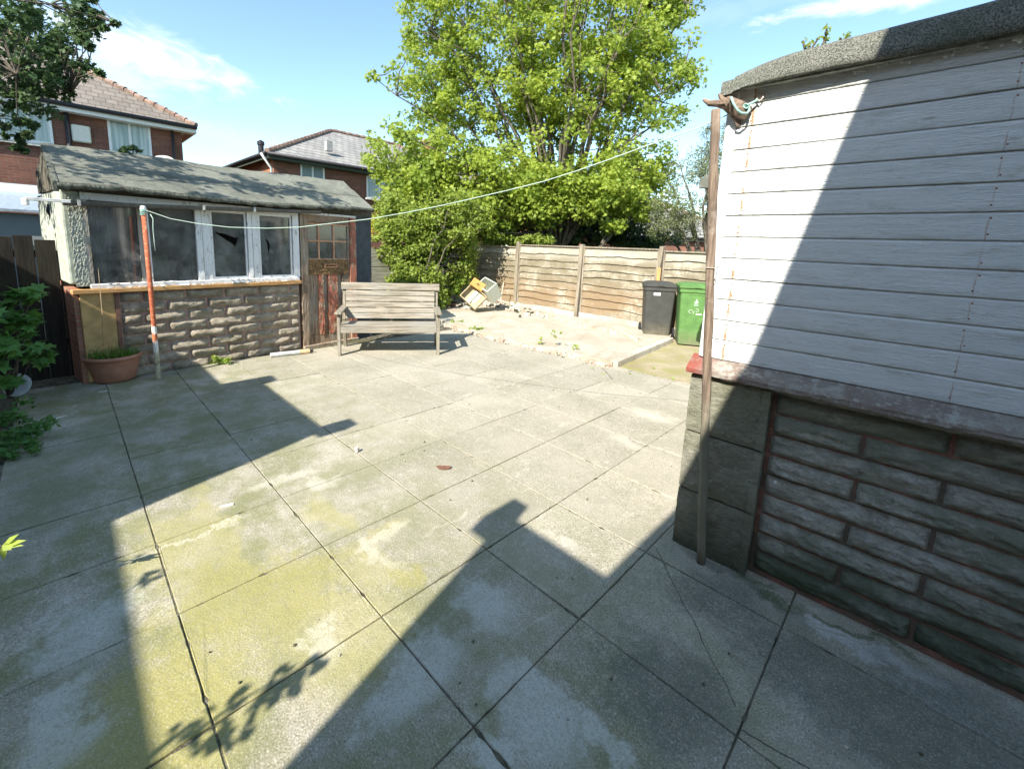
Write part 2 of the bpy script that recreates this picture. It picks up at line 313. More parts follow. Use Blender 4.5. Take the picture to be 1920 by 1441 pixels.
# ------------------------------------------------------------------ fast leaf clouds
LEAF = {
 'maple': [(0, -.5), (.16, -.22), (.48, -.30), (.34, -.02), (.5, .22), (.2, .2), (0, .55), (-.2, .2), (-.5, .22), (-.34, -.02), (-.48, -.30), (-.16, -.22)],
 'tri': [(0, -.5), (.38, -.12), (.30, .18), (0, .55), (-.30, .18), (-.38, -.12)],
 'oval': [(0, -.5), (.24, 0), (0, .5), (-.24, 0)],
 'blade': [(-.05, -.5), (.05, -.5), (.06, 0), (0, .6), (-.06, 0)],
}
def leaf_cloud(name, mat, parent, centers, per, size, shape='tri', up=.6, tone=(0, 1), droop=.25, shell=.5, squash=.8, outward=0.3, seed=1, ctone=.55):
    g = np.random.default_rng(seed); C = np.array([list(c)[:4] for c in centers], float); n = len(C)*per
    idx = np.repeat(np.arange(len(C)), per); d = g.normal(size=(n, 3)); d /= np.linalg.norm(d, axis=1)[:, None]
    rr = g.random(n)**shell; pos = C[idx, :3]+d*(rr*C[idx, 3])[:, None]*np.array([1, 1, squash])
    nrm = d*outward+g.normal(size=(n, 3))*.55+np.array([0, 0, up])+np.array([S.x, S.y, 0])*.25; nrm /= np.linalg.norm(nrm, axis=1)[:, None]
    t1 = np.cross(nrm, g.normal(size=(n, 3))); t1 /= np.linalg.norm(t1, axis=1)[:, None]; t2 = np.cross(nrm, t1)
    sh = np.array(LEAF[shape]); k = len(sh); sz = size*g.uniform(.6, 1.25, n)
    V = pos[:, None, :]+(t1[:, None, :]*sh[None, :, 0, None]+t2[:, None, :]*sh[None, :, 1, None])*sz[:, None, None]
    bend = (np.abs(sh[:, 0])*.6+np.maximum(sh[:, 1], 0)*.7)
    V -= nrm[:, None, :]*(bend[None, :, None]*droop*sz[:, None, None])*1.0
    me = bpy.data.meshes.new(name); me.vertices.add(n*k); me.vertices.foreach_set('co', V.reshape(-1).astype(np.float32))
    me.loops.add(n*k); me.loops.foreach_set('vertex_index', np.arange(n*k, dtype=np.int32)); me.polygons.add(n)
    me.polygons.foreach_set('loop_start', np.arange(0, n*k, k, dtype=np.int32)); me.polygons.foreach_set('loop_total', np.full(n, k, dtype=np.int32))
    me.update(calc_edges=True); me.materials.append(mat)
    ct = g.random(len(C)); tn = np.clip(tone[0]+(tone[1]-tone[0])*(ctone*ct[idx]+(1-ctone)*g.random(n)), 0, 1)
    at = me.attributes.new('tone', 'FLOAT', 'FACE'); at.data.foreach_set('value', tn.astype(np.float32))
    o = bpy.data.objects.new(name, me); scn.collection.objects.link(o)
    if parent: o.parent = parent
    return o
def ellipsoids(lst, n, seed, rc=(.25, .5), hollow=.45):
    """cluster centres in a union of ellipsoids (cx,cy,cz,rx,ry,rz,weight), mostly in the outer part"""
    g = np.random.default_rng(seed); w = np.array([e[6] for e in lst], float); w /= w.sum(); out = []
    for e in g.choice(len(lst), n, p=w):
        e = lst[e]; d = g.normal(size=3); d /= np.linalg.norm(d); r = (hollow+(1-hollow)*g.random()) if g.random() < .8 else g.random()**.5*.7
        out.append((e[0]+d[0]*e[3]*r, e[1]+d[1]*e[4]*r, e[2]+d[2]*e[5]*r, g.uniform(*rc)))
    return out
def limbs(mb, base, centers, nl, seed, r0, r1=.006, fork=.25, sag=.15, twigs=True):
    """limbs from the trunk head to spread targets; every cluster hangs on the nearest limb by a twig"""
    g = random.Random(seed); base = Vector(base); C = [Vector(c[:3]) for c in centers]; L = []
    far = sorted(C, key=lambda c: -(c-base).length); tg = []
    for c in far:
        if all((c-q).length > (far[0]-base).length*fork for q in tg): tg.append(c)
        if len(tg) >= nl: break
    for c in tg:
        pts = []
        for i in range(9):
            f = i/8; q = base.lerp(c, f); up = sin(f*pi)*(c-base).length*sag; q = q+Vector((0, 0, up))+Vector([g.uniform(-1, 1) for _ in range(3)])*.05*(c-base).length*f*(1-f)*2; pts.append(q)
        mb.tube(pts, [r0*(1-f/8)**1.1+r1 for f in range(9)], 6); L.append(pts)
    allp = [q for p in L for q in p[1:]]
    if twigs:
        for c in C:
            lower = [q for q in allp if q.z < c.z+.1] or allp
            q = min(lower, key=lambda q: (q-c).length); ln = (q-c).length
            if ln < .05: continue
            m = q.lerp(c, .5)+Vector([g.uniform(-.12, .12)*ln for _ in range(3)])+Vector((0, 0, .06*ln))
            mb.tube([q, m, c], [r1*1.2+.008*min(ln, 2.5), r1+.004*min(ln, 2.5), r1*.6], 4, False)

# ================================================================== GROUND
mb = MB(); mb.grid(lambda u, v: Vector(((u-.5)*900, (v-.5)*900+100, -.10)), 30, 30); tag(mb.build('ground', M['ground']), kind='structure')
mb = MB(); mb.add([ab(-6.6, -2.3, -.006), ab(2.3, -2.3, -.006), ab(2.3, 5.36, -.006), ab(-6.6, 5.36, -.006)], [(0, 1, 2, 3)]); tag(mb.build('patio_bed', M['joint']), kind='structure')
def patio():
    mb = MB(); tones = []; g = random.Random(3)
    da, db = .5915, .627; a0, b0 = -.865, .225
    for i in range(-10, 6):
        for j in range(-4, 9):
            l0, l1, d0, d1 = a0+i*da, a0+(i+1)*da, b0+j*db, b0+(j+1)*db
            if i == 0: l1 = -.238
            if i == 1: l0, l1 = -.238, a0+3*da
            if i == 2: continue
            if d1 > 5.4: d1 = 5.36
            if d0 > 5.3: continue
            if l0 < -3.8 and d0 < -.41: continue
            if l0 < -6.6: continue
            gp = .0031; z = g.uniform(-.0022, .0022); tx, ty = g.uniform(-.0015, .0015), g.uniform(-.0015, .0015); ch = .003
            L0, L1, D0, D1 = l0+gp, l1-gp, d0+gp, d1-gp; ring = []
            for (xa, ya), (xb, yb) in (((L0, D0), (L1, D0)), ((L1, D0), (L1, D1)), ((L1, D1), (L0, D1)), ((L0, D1), (L0, D0))):
                for k in range(22):
                    f = k/22; ring.append((xa+(xb-xa)*f, ya+(yb-ya)*f))
            cl, cd = (L0+L1)/2, (D0+D1)/2; P = []; N = len(ring)
            for dz, ins in ((-.05, 0), (-ch*.8, 0), (0, ch)):
                for k, (l, d) in enumerate(ring):
                    w = nz((l*31, d*31, i+j*.37)); chip = min(.006, max(0, nz((l*17+9, d*17, 5))-.34)*.05) if k % 22 else .0
                    e = ins+.0011*w+(chip if dz > -.04 else 0)
                    l_ = l+(e if l < L0+1e-6 else (-e if l > L1-1e-6 else 0)); d_ = d+(e if d < D0+1e-6 else (-e if d > D1-1e-6 else 0))
                    P.append(A.p(l_, d_, z+dz-(chip*.4 if dz == 0 else 0)+(tx if l > cl else -tx)*abs(l-cl)/.3+(ty if d > cd else -ty)*abs(d-cd)/.3))
            fs = [tuple(range(2*N, 3*N))]+[(m_*N+k, m_*N+(k+1) % N, (m_+1)*N+(k+1) % N, (m_+1)*N+k) for m_ in range(2) for k in range(N)]
            mb.add(P, fs); tones += [g.random()]*len(fs)
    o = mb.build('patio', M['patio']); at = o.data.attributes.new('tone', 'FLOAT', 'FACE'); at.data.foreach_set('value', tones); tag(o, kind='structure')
patio()
# raised paving beyond the patio, with a wandering front edge
rz = .065
def ragged(P, n, amp, z, seed):
    out = []; g = random.Random(seed)
    for i in range(len(P)-1):
        a, b = Vector(P[i]), Vector(P[i+1])
        for k in range(n): q = a.lerp(b, k/n); out.append((q.x+g.uniform(-amp, amp), q.y+g.uniform(-amp, amp)))
    out.append(P[-1]); return out
fr_edge = [AB(835, 603, rz), AB(900, 622, rz), AB(960, 636, rz), AB(1050, 655, rz), AB(1148, 679, rz)]
right_edge = [AB(1148, 679, rz), AB(1255, 634, rz), (-3.3, 8.2)]
fe = ragged(fr_edge, 8, .02, rz, 5)+right_edge[1:]
poly = fe+[(-9.6, 8.2), (-9.6, fr_edge[0][1])]
mb = MB(); top = [ab(a, b, rz) for a, b in poly]; bot = [ab(a, b, -.09) for a, b in poly]; k = len(poly)
mb.add(top+bot, [tuple(range(k))]+[(i, (i+1) % k, k+(i+1) % k, k+i) for i in range(k)]); tag(mb.build('raised_paving', M['raised']), kind='structure')
mb = MB(); mb.add([ab(-3.05, 5.37, -.006), ab(6, 5.37, -.006), ab(6, 8.6, -.006), ab(-3.4, 8.6, -.006)], [(0, 1, 2, 3)]); tag(mb.build('side_path', M['lowpath']), kind='structure')
mb = MB(); mb.add([ab(-9.6, -2.6, -.03), ab(-3.8, -2.6, -.03), ab(-3.8, -.41, -.03), ab(-9.6, -.41, -.03)], [(0, 1, 2, 3)]); tag(mb.build('planting_bed', M['soil']), kind='structure')
# white kerb on the right side of the raised paving
M['redbrick'] = simple('worn_red_brick', (.40, .285, .22), var=.4, sc=25, bump=.01)
M['palebrick'] = simple('mortar_smeared_brick', (.44, .385, .31), var=.35, sc=18, bump=.01)
mb = MB(); ke = [Vector(ab(*q, 0)) for q in (AB(1148, 679, rz), AB(1200, 657, rz), AB(1255, 634, rz))]
for i in range(2): mb.bar(ke[i]+Vector((.03, .02, .03)), ke[i+1]+Vector((.03, .02, .03)), .11, .105)
tag(mb.build('concrete_kerb', M['kerb'], bevel=.012, seg=2), 'pale concrete kerb along the right side of the raised paving by the bins', 'kerb')
# broken brick edge in front
g = random.Random(11); root = None
def brick_row(name, pts, z, label, w=.10, h=.07, step=.22, ragged_=.02, cat='brick edging'):
    mb = MB(); P = [ab(*q) for q in pts]; t = 0
    segs = [(P[i], P[i+1]) for i in range(len(P)-1)]
    for a, b in segs:
        d = (b-a); L = d.length; d.normalize(); n = Vector((-d.y, d.x, 0)); x = 0
        while x < L-.05:
            ln = step*g.uniform(.5, 1.0); c = a+d*x+n*g.uniform(-ragged_, ragged_); zz = z+g.uniform(-.012, .008)
            mb.mi = 0 if g.random() < .3 else 1
            mb.box(F(c, x=d, y=n), .004, min(ln, L-x)-.004, -w/2*g.uniform(.7, 1.1), w/2, zz-h, zz, .006); x += ln*g.uniform(.93, 1.0)
    return tag(mb.build(name, [M['redbrick'], M['palebrick']], bevel=.008), label, cat)
brick_row('brick_edging', [(q[0], q[1]-.035) for q in fr_edge], rz-.022, 'broken low pinkish brick edging between the patio slabs and the raised paving')
brick_row('brick_edging', [AB(843, 574, rz), AB(907, 572, rz), AB(969, 581, rz), AB(1061, 602, rz), AB(1200, 638, rz)], rz+.06, 'low brick and mortar border at the foot of the long wooden fence', .11, .09)
# rubble crumbs
def crumbs(name, mats, pts, n, spread, size, label, cat, seed, stuff=True):
    mb = MB(); g = random.Random(seed)
    for _ in range(n):
        i = g.randrange(len(pts)-1); a, b = Vector(pts[i]), Vector(pts[i+1]); c = a.lerp(b, g.random())+Vector((g.gauss(0, spread), g.gauss(0, spread), 0)); s = size*g.uniform(.3, 1.3)
        mb.mi = g.randrange(len(mats)); vs = [c+Vector((x*s*g.uniform(.5, 1), y*s*g.uniform(.5, 1), z*s*g.uniform(.4, .9)+s*.3)) for x in (-.5, .5) for y in (-.5, .5) for z in (-.5, .5)]
        mb.add(vs, [(0, 1, 3, 2), (4, 6, 7, 5), (0, 4, 5, 1), (2, 3, 7, 6), (0, 2, 6, 4), (1, 5, 7, 3)])
    return tag(mb.build(name, mats), label, cat, kind='stuff' if stuff else None)
M['chip'] = simple('mortar_chips', (.42, .37, .30), var=.4, sc=20)
crumbs('rubble', [M['chip'], M['palebrick'], M['soil']], [ab(a, b-.08, .0) for a, b in fr_edge], 420, .045, .016, 'crumbled brick and mortar scattered along the broken edging', 'rubble', 2)
crumbs('grit', [M['chip'], M['joint']], [ab(-5, 1, .002), ab(-1, 3, .002), ab(-3, 5, .002), ab(-.3, .5, .002), ab(-1, 1.2, .002)], 260, .9, .009, 'tiny grit and chips lying over the paving slabs', 'grit', 4)

# ================================================================== OLD SHED (left)
dB = Vector((sin(R(38)), cos(R(38)), 0)); SH = F(G(568, 652), x=dB, y=Vector((-dB.y, dB.x, 0)))
lx = lambda px, py=528, d=0: SH.hit(px, py, d)[0]
zx = lambda px, py, d=0: SH.hit(px, py, d)[1]
L0, LR = lx(136, 544), lx(698); DEP = 1.5; zs = 1.0
M['render'] = (lambda t: (t.col(t.mix(t.rmp(t.noise(60, 4, .7), .35, .65), (.30, .33, .27), (.50, .52, .44))), t.bump(t.voro(90).outputs['Distance'], .012), t.mat)[-1])(NT('pebbledash_render'))
M['rendert'] = simple('painted_render_green_white', (.43, .47, .385), var=.25, sc=14, bump=.004)
M['ochre'] = simple('ochre_board', (.46, .31, .13), var=.2, sc=9, bump=.002)
M['newwood'] = wood('fresh_timber', SH, (.62, .38, .16), (.40, .21, .08), 0, 4)
M['whitepeel'] = (lambda t: (t.col(t.mix(t.rmp(t.noise(1, 6, .8, t.sc(t.frame(SH), (26, 26, 7))), .56, .64), (.80, .80, .78), t.mix(t.noise(60), (.22, .17, .12), (.42, .36, .28)))), t.bump(t.noise(1, 6, .8, t.sc(t.frame(SH), (26, 26, 7))), .008), t.mat)[-1])(NT('peeling_white_paint'))
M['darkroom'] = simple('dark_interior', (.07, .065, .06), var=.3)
def stone_mat(name, fr, c1, c2, mort, green=None, damp_shade=None):
    t = NT(name); Pf = t.frame(fr); n = t.noise(1, 8, .8, t.sc(Pf, (10, 10, 22)), .5); f = t.noise(70, 4, .7, Pf); b = t.noise(3.0, 5, .65, Pf)
    c = t.mix(t.rmp(n, .36, .62), c1, c2); c = t.mix(t.rmp(f, .55, .75, 0, .5), c, tuple(min(1, x*1.5) for x in c2)); c = t.mix(t.rmp(f, .42, .3, 0, .5), c, tuple(x*.4 for x in c1))
    if green: c = t.mix(t.math('MULTIPLY', t.rmp(b, .42, .60), green[1]), c, green[0])
    if damp_shade: c = t.mix(t.math('MULTIPLY', t.rmp(sep(t, Pf, 2), damp_shade[1], damp_shade[2]), t.rmp(b, .3, .6, .45, 1)), c, damp_shade[0])
    g2 = t.noise(1, 8, .85, t.sc(Pf, (40, 40, 64)), .8); c = t.mix(t.rmp(g2, .57, .66, 0, .7), c, tuple(x*.35 for x in c1)); t.col(c); t.bump(t.math('ADD', t.math('ADD', n, g2), t.math('MULTIPLY', f, .7)), .020); return t.mat
M['stoneL'] = stone_mat('rockface_blocks_buff', SH, (.34, .28, .20), (.60, .53, .41), None, ((.17, .15, .10), .5))
M['pinkmortar'] = simple('pinkish_mortar', (.42, .27, .22), var=.35, sc=22, bump=.006)
def stones(mb, fr, l0, l1, z0, ncr, ch, ln, off, dout, seed, nx, nzv, gap=.008, d0=0.0, top=None, jv=.0):
    g = random.Random(seed)
    for r in range(ncr):
        x = l0-((ln-off) if r % 2 else 0); za, zb = z0+r*ch+gap*.5, z0+(r+1)*ch-gap*.5
        while x < l1-.02:
            xa, xb = max(x, l0)+gap*.8, min(x+ln, l1)-gap*.8; x += ln
            if xb-xa < .03: continue
            s = g.uniform(0, 99); am = dout*g.uniform(.8, 1.15); k = max(3, int(nx*(xb-xa)/ln))
            def fn(u, v):
                l = xa+(xb-xa)*u; z = za+(zb-za)*v; e = min(u*(xb-xa), (1-u)*(xb-xa))/.022; ez = min(v, 1-v)*(zb-za)/.022
                prof = min(1, e)**.6*min(1, ez)**.6
                rock = .62+.42*nz((l*6, s, z*18))+.26*nz((l*20, s+5, z*38))+.16*nz((l*55, s+8, z*80))+.24*(1-abs(v-.55)*1.8)
                return fr.p(l+.003*nz((z*40, s, 3)), d0-am*prof*max(.12, rock), z+.003*nz((l*30, s, 7)))
            mb.grid(fn, k, nzv)
def build_shed():
    S0 = thing('old_shed', 'dilapidated block and timber shed with peeling white windows and sagging felt roof', 'shed')
    # block wall
    lB0, lB1 = lx(160), lx(214, 560)           # ochre board
    mb = MB(); mb.box(SH, lB1+.03, -.02, .012, .14, -.1, zs-.03); mb.build('mortar_backing', M['pinkmortar'], S0)
    mb = MB(); nC = 8; ch = (zs-.05+.02)/nC; stones(mb, SH, lB1+.04, -.02, -.02, nC, ch, .415, .2, .042, 5, 16, 6, .012, .012); mb.build('rockface_block', M['stoneL'], S0, smooth=True)
    mb = MB(); mb.box(SH, lB0-.06, lB1, -.012, .03, 0.02, zs-.045); mb.build('ochre_board', M['ochre'], S0, bevel=.003)
    mb = MB(); mb.box(SH, lB1+.0005, lB1+.035, -.02, .03, 0.0, zs-.045); mb.build('corner_strip', simple('dark_red_strip', (.18, .10, .07)), S0)
    # end wall: brick base below, render above
    bm_end = brickmat('shed_end_brick', SH.y, (.42, .20, .13), (.5, .27, .18), (.45, .38, .3))
    mb = MB(); mb.box(SH, L0, L0+.1, .012, DEP, -.1, zs-.01); mb.build('end_brickwork', bm_end, S0)
    mb = MB(); mb.box(SH, L0-.012, lx(166, 528), 0, DEP, zs+.05, 1.98); mb.build('end_wall', M['rendert'], S0, bevel=.02, seg=2)
    g = random.Random(5)
    mb = MB(); l1 = lx(167); mb.grid(lambda u, v: SH.p(L0+.03+(l1-L0-.03)*u, -.022+.006*nz((u*9, v*30, 1)), zs+.03+(1.9-zs)*v), 12, 40); mb.box(SH, L0+.035, l1-.004, -.012, .0, zs+.035, 1.88); mb.build('render_pier', M['render'], S0, smooth=False)
    mb = MB(); zt = 2.0
    mb.add([SH.p(L0+.003, .02, zt), SH.p(L0+.003, DEP, zt), SH.p(L0+.003, DEP, 2.25), SH.p(L0+.003, .75, 2.46), SH.p(L0+.06, .02, zt), SH.p(L0+.06, DEP, zt), SH.p(L0+.06, DEP, 2.25), SH.p(L0+.06, .75, 2.46)], [(0, 1, 2, 3), (7, 6, 5, 4), (0, 4, 5, 1), (1, 5, 6, 2), (2, 6, 7, 3), (3, 7, 4, 0)])
    mb.build('gable', wood('gable_boards', SH, (.16, .15, .11), (.05, .045, .035), 2, 3), S0)
    # back, right wall, floor
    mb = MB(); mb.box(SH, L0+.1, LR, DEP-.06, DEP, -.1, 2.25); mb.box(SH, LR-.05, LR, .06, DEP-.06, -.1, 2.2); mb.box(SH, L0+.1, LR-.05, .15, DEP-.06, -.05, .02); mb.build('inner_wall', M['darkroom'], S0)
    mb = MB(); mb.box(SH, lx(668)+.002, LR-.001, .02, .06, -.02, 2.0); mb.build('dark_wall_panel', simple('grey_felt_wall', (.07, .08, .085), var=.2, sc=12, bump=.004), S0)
    # timber sill
    mb = MB(); n = 24
    for i in range(n):
        pass
    a, b = L0-.01, lx(562)
    mb.grid(lambda u, v: SH.p(a+(b-a)*u, -.055 if v in (0, .25) else (-.055 if v < .6 else .03), zs-.05+.045*(0 if v < .2 else (1 if v < .9 else 1))), 24, 4)
    mb = MB(); mb.box(SH, a, b, -.055, .06, zs-.045, zs+.0); mb.build('sill_beam', M['newwood'], S0, bevel=.004)
    mb = MB(); mb.box(SH, lx(168), b-.01, -.03, .05, zs+.002, zs+.05, .002); mb.build('window_sill', M['whitepeel'], S0, bevel=.006)
    # debris of flaked paint along the sill
    mb = MB()
    for _ in range(150):
        l = g.uniform(lx(200), b-.05); c = SH.p(l, g.uniform(-.05, .0), zs+.003+(g.random()<.3)*.048); s = g.uniform(.006, .022)
        mb.box(F(c, yaw=g.uniform(0, 360)), -s, s, -s*.4, s*.4, 0, .004, .003)
    tag(mb.build('paint_flakes', M['whitepeel'], S0), kind='stuff')
    # windows
    zt = 1.9; zb = zs+.05
    def post(x0, x1, nm='window_post', d0=-.02, mat=None, z0=zb, z1=zt, px=528):
        mb = MB(); mb.grid(lambda u, v: SH.p(lx(x0)+(lx(x1)-lx(x0))*u, d0+.003*nz((u*4, v*22, x0)), z0+(z1-z0)*v), 4, 24); mb.box(SH, lx(x0), lx(x1), d0+.004, .05, z0, z1); return mb.build(nm, mat or M['whitepeel'], S0)
    greypost = wood('weathered_post', SH, (.50, .47, .40), (.25, .22, .17), 2, 3)
    post(167, 177, mat=greypost); post(268, 278, mat=greypost, d0=-.0); post(280, 288, mat=M['whitepeel'], d0=-.012)
    post(373, 384); post(385.5, 400, d0=-.01); post(468, 476); post(477.5, 488, d0=-.01); post(551, 562)
    mb = MB(); mb.box(SH, lx(167), lx(562), -.015, .05, zt+.001, zt+.07); mb.build('window_head', M['whitepeel'], S0)
    for (x0, x1) in ((401, 467), (489, 550)):
        mb = MB(); q0, q1 = lx(x0), lx(x1); w = .022
        mb.box(SH, q0, q1, .0, .03, zt-.03, zt-.001); mb.box(SH, q0, q1, .0, .03, zb+.001, zb+.035); mb.box(SH, q0, q0+w, .001, .029, zb+.036, zt-.031); mb.box(SH, q1-w, q1, .001, .029, zb+.036, zt-.031); mb.build('window_frame', M['whitepeel'], S0)
    # glass
    t = NT('dusty_window_glass'); t.t.nodes.remove(t.b); out = t.t.nodes['Material Output']; fr = t.n('ShaderNodeFresnel'); fr.inputs[0].default_value = 1.5
    tr = t.n('ShaderNodeBsdfTransparent'); tr.inputs[0].default_value = (.72, .76, .74, 1); gl = t.n('ShaderNodeBsdfGlossy'); gl.inputs['Roughness'].default_value = .06; df = t.n('ShaderNodeBsdfDiffuse'); df.inputs[0].default_value = (.45, .47, .44, 1)
    m1 = t.n('ShaderNodeMixShader'); t.put(m1.inputs[0], t.math('MULTIPLY', t.math('ADD', fr.outputs[0], .07), 1.0)); t.t.links.new(tr.outputs[0], m1.inputs[1]); t.t.links.new(gl.outputs[0], m1.inputs[2])
    m2 = t.n('ShaderNodeMixShader'); t.put(m2.inputs[0], t.rmp(t.noise(6, 6, .7), .35, .70, .08, .34)); t.t.links.new(m1.outputs[0], m2.inputs[1]); t.t.links.new(df.outputs[0], m2.inputs[2]); t.t.links.new(m2.outputs[0], out.inputs['Surface'])
    M['glass'] = t.mat
    def pane(x0, x1, hole=None, d=.02, za=None, zc=None):
        q0, q1 = lx(x0)+.0, lx(x1); za = za or zb+.003; zc = zc or zt-.003
        bm = bmesh.new(); outer = [(q0, za), (q1, za), (q1, zc), (q0, zc)]; loops = [outer]+([hole] if hole else [])
        ed = []
        for lp in loops:
            vs = [bm.verts.new(SH.p(l, d, z)) for l, z in lp]
            for i in range(len(vs)): ed.append(bm.edges.new((vs[i], vs[(i+1) % len(vs)])))
        bmesh.ops.triangle_fill(bm, edges=ed, use_beauty=True); me = bpy.data.meshes.new('window_pane'); bm.to_mesh(me); bm.free(); me.materials.append(M['glass'])
        o = bpy.data.objects.new('window_pane', me); scn.collection.objects.link(o); o.parent = S0; return o
    pane(177, 267); pane(288, 372)
    hole = [SH.hit(x, y, .02) for x, y in ((402, 435), (415, 437), (430, 441), (440, 446), (462, 443), (445, 449), (441, 462), (433, 455), (424, 450), (412, 442))]
    tag(pane(402, 466, hole), 'cracked pane with a jagged dark hole')
    hole2 = [SH.hit(x, y, .02) for x, y in ((498, 448), (503, 452), (506, 462), (503, 478), (502, 462))]
    tag(pane(490, 549, hole2), 'pane with a curved crack')
    # curtains and clutter seen through the glass
    cur = simple('old_curtain', (.20, .20, .17), var=.3, sc=6)
    for x0, x1 in ((182, 222), (232, 262)):
        mb = MB(); q0, q1 = lx(x0), lx(x1); mb.grid(lambda u, v: SH.p(q0+(q1-q0)*(u if v > .5 else .5+(u-.5)*(.55+.9*v)), .12+.02*sin(u*26+v*2), 1.08+.8*v), 40, 8); mb.build('curtain', cur, S0, smooth=True)
    mb = MB(); mb.box(SH, lx(395), lx(500), .6, .64, 1.05, 1.35); mb.box(SH, lx(300), lx(360), .8, .83, .9, 1.3); mb.build('inner_shelf', simple('dusty_board', (.30, .27, .2)), S0)
    # head of front wall under the eave
    mb = MB(); mb.box(SH, L0+.05, LR, .005, .05, zt+.072, 2.08); mb.build('wall_plate', simple('dark_timber', (.10, .09, .075), sc=20), S0)
    # door and frame
    t = NT('peeling_red_brown_paint'); Pf = t.frame(SH); n = t.noise(1, 7, .8, t.sc(Pf, (34, 34, 9)), .8); n2 = t.noise(1, 6, .75, t.sc(Pf, (16, 16, 6)))
    c = t.mix(t.rmp(n, .44, .50), (.20, .13, .085), (.46, .15, .095)); c = t.mix(t.rmp(n2, .52, .58), c, (.46, .33, .22)); c = t.mix(t.rmp(n, .62, .66), c, (.62, .52, .44)); t.col(c); t.bump(n, .012); M['redpeel'] = t.mat
    t = NT('flaking_brown_varnish'); Pf = t.frame(SH); n = t.noise(24, 7, .75, Pf, 1.5); c = t.mix(t.rmp(n, .42, .6), (.13, .075, .035), (.42, .25, .11)); t.col(c); t.bump(n, .02); M['brownpeel'] = t.mat
    M['brownwood'] = wood('bare_brown_wood', SH, (.42, .30, .20), (.15, .10, .065), 2, 3, grey=(.42, .36, .28))
    M['orangepeel'] = (lambda t: (t.col(t.mix(t.rmp(t.noise(1, 6, .8, t.sc(t.frame(SH), (22, 22, 6))), .45, .55), (.50, .24, .12), (.60, .38, .24))), t.bump(t.noise(30, 5, .7), .008), t.mat)[-1])(NT('peeling_orange_frame'))
    for x0, x1, m in ((564.5, 575.5, M['brownwood']), (656.5, 667, M['redpeel'])):
        post(x0, x1, 'door_frame', -.025, m, 0.0, 1.93)
    mb = MB(); mb.box(SH, lx(564.5), lx(667), -.03, .05, 1.935, 1.965); mb.build('door_lintel', M['whitepeel'], S0)
    D = MB(); dz = lambda y: zx(610, y)
    q = lambda x: lx(x, 500)
    xs0, xs1 = lx(576), lx(656); zr = (dz(487), dz(421)); rail_t = dz(487); rail_b = dz(512)
    mb = MB(); mb.box(SH, xs0, xs1, 0, .035, dz(418), 1.932); mb.build('door_head_panel', simple('brown_grey_panel', (.28, .20, .14), sc=10), S0)
    # stiles, rails
    door = MB(); door.box(SH, xs0, xs0+.035, .001, .034, .03, dz(418)-.001); door.box(SH, xs1-.03, xs1, .001, .034, .03, dz(418)-.001)
    door.box(SH, xs0+.036, xs1-.031, .002, .036, .03, .16); dob = door.build('door', M['brownwood'], S0)
    mb = MB(); mb.grid(lambda u, v: SH.p(xs0+.036+(xs1-xs0-.067)*u, -.006-.014*abs(fbm((u*5, v*3, 2), 1.3)), rail_b+.012+(rail_t-rail_b-.012)*v), 40, 16); mb.box(SH, xs0+.036, xs1-.031, .002, .034, rail_b+.012, rail_t); mb.build('lock_rail', M['brownpeel'], dob)
    mb = MB(); cx_ = (xs0+xs1)/2+.02; zc = (rail_b+rail_t)/2+.01
    for s, e in (((-.1, -.022), (.1, -.022)), ((-.1, .022), (.1, .022)), ((-.1, -.022), (-.1, .022)), ((.1, -.022), (.1, .022))): mb.tube([SH.p(cx_+s[0], -.025, zc+s[1]), SH.p(cx_+e[0], -.025, zc+e[1])], .007, 6)
    mb.build('letter_plate', simple('rusty_iron', (.30, .17, .10), var=.4, sc=40), dob)
    mb = MB(); mb.box(SH, xs0+.036, xs1-.031, -.012, .03, rail_b-.012, rail_b+.01); mb.build('ledge', M['brownpeel'], dob)
    # glazing
    gx = [q(x) for x in (577.5, 599, 627, 653)]; gx[0] = xs0+.036; gx[3] = xs1-.031; zg0, zg1, zg2 = rail_t+.003, dz(452), dz(419)
    mb = MB(); w = .011
    for x in gx[1:3]: mb.box(SH, x-w, x+w, .0, .03, zg0, zg2)
    for z in (zg0+.006, zg1, zg2-.012): mb.box(SH, gx[0]+.001, gx[3]-.001, .003, .028, z-w, z+w)
    mb.build('glazing_bar', M['orangepeel'], dob)
    for i in range(3):
        for j in range(2):
            z0, z1 = (zg0, zg1) if j == 0 else (zg1, zg2); mb = MB(); mb.add([SH.p(gx[i], .02, z0), SH.p(gx[i+1], .02, z0), SH.p(gx[i+1], .02, z1), SH.p(gx[i], .02, z1)], [(0, 1, 2, 3)]); mb.build('door_pane', M['glass'], dob)
    # lower boards: grey-brown and flaking red strips
    zz0, zz1 = .161, rail_b-.013
    for k, (x0, x1, dd, m) in enumerate(((578, 588, .008, 0), (588.5, 597, .014, 0), (597.5, 606.5, -.010, 1), (607, 614, .016, 0), (614.5, 632.5, -.004, 1), (633, 641, .012, 0), (641.5, 652.5, .004, 0))):
        mb = MB(); l0_, l1_ = max(lx(x0), xs0+.036), min(lx(x1), xs1-.031)
        mb.grid(lambda u, v: SH.p(l0_+(l1_-l0_)*u, dd+.006*fbm((u*3+k, v*9, k)), zz0+(zz1-zz0)*v), 6, 40); mb.box(SH, l0_, l1_, dd+.007, .034, zz0, zz1); mb.build('door_board', (M['brownwood'], M['redpeel'])[m], dob)
    mb = MB(); mb.box(SH, lx(564), lx(668), -.06, .06, -.03, .03, .002); mb.build('threshold', M['brownwood'], S0, bevel=.005)
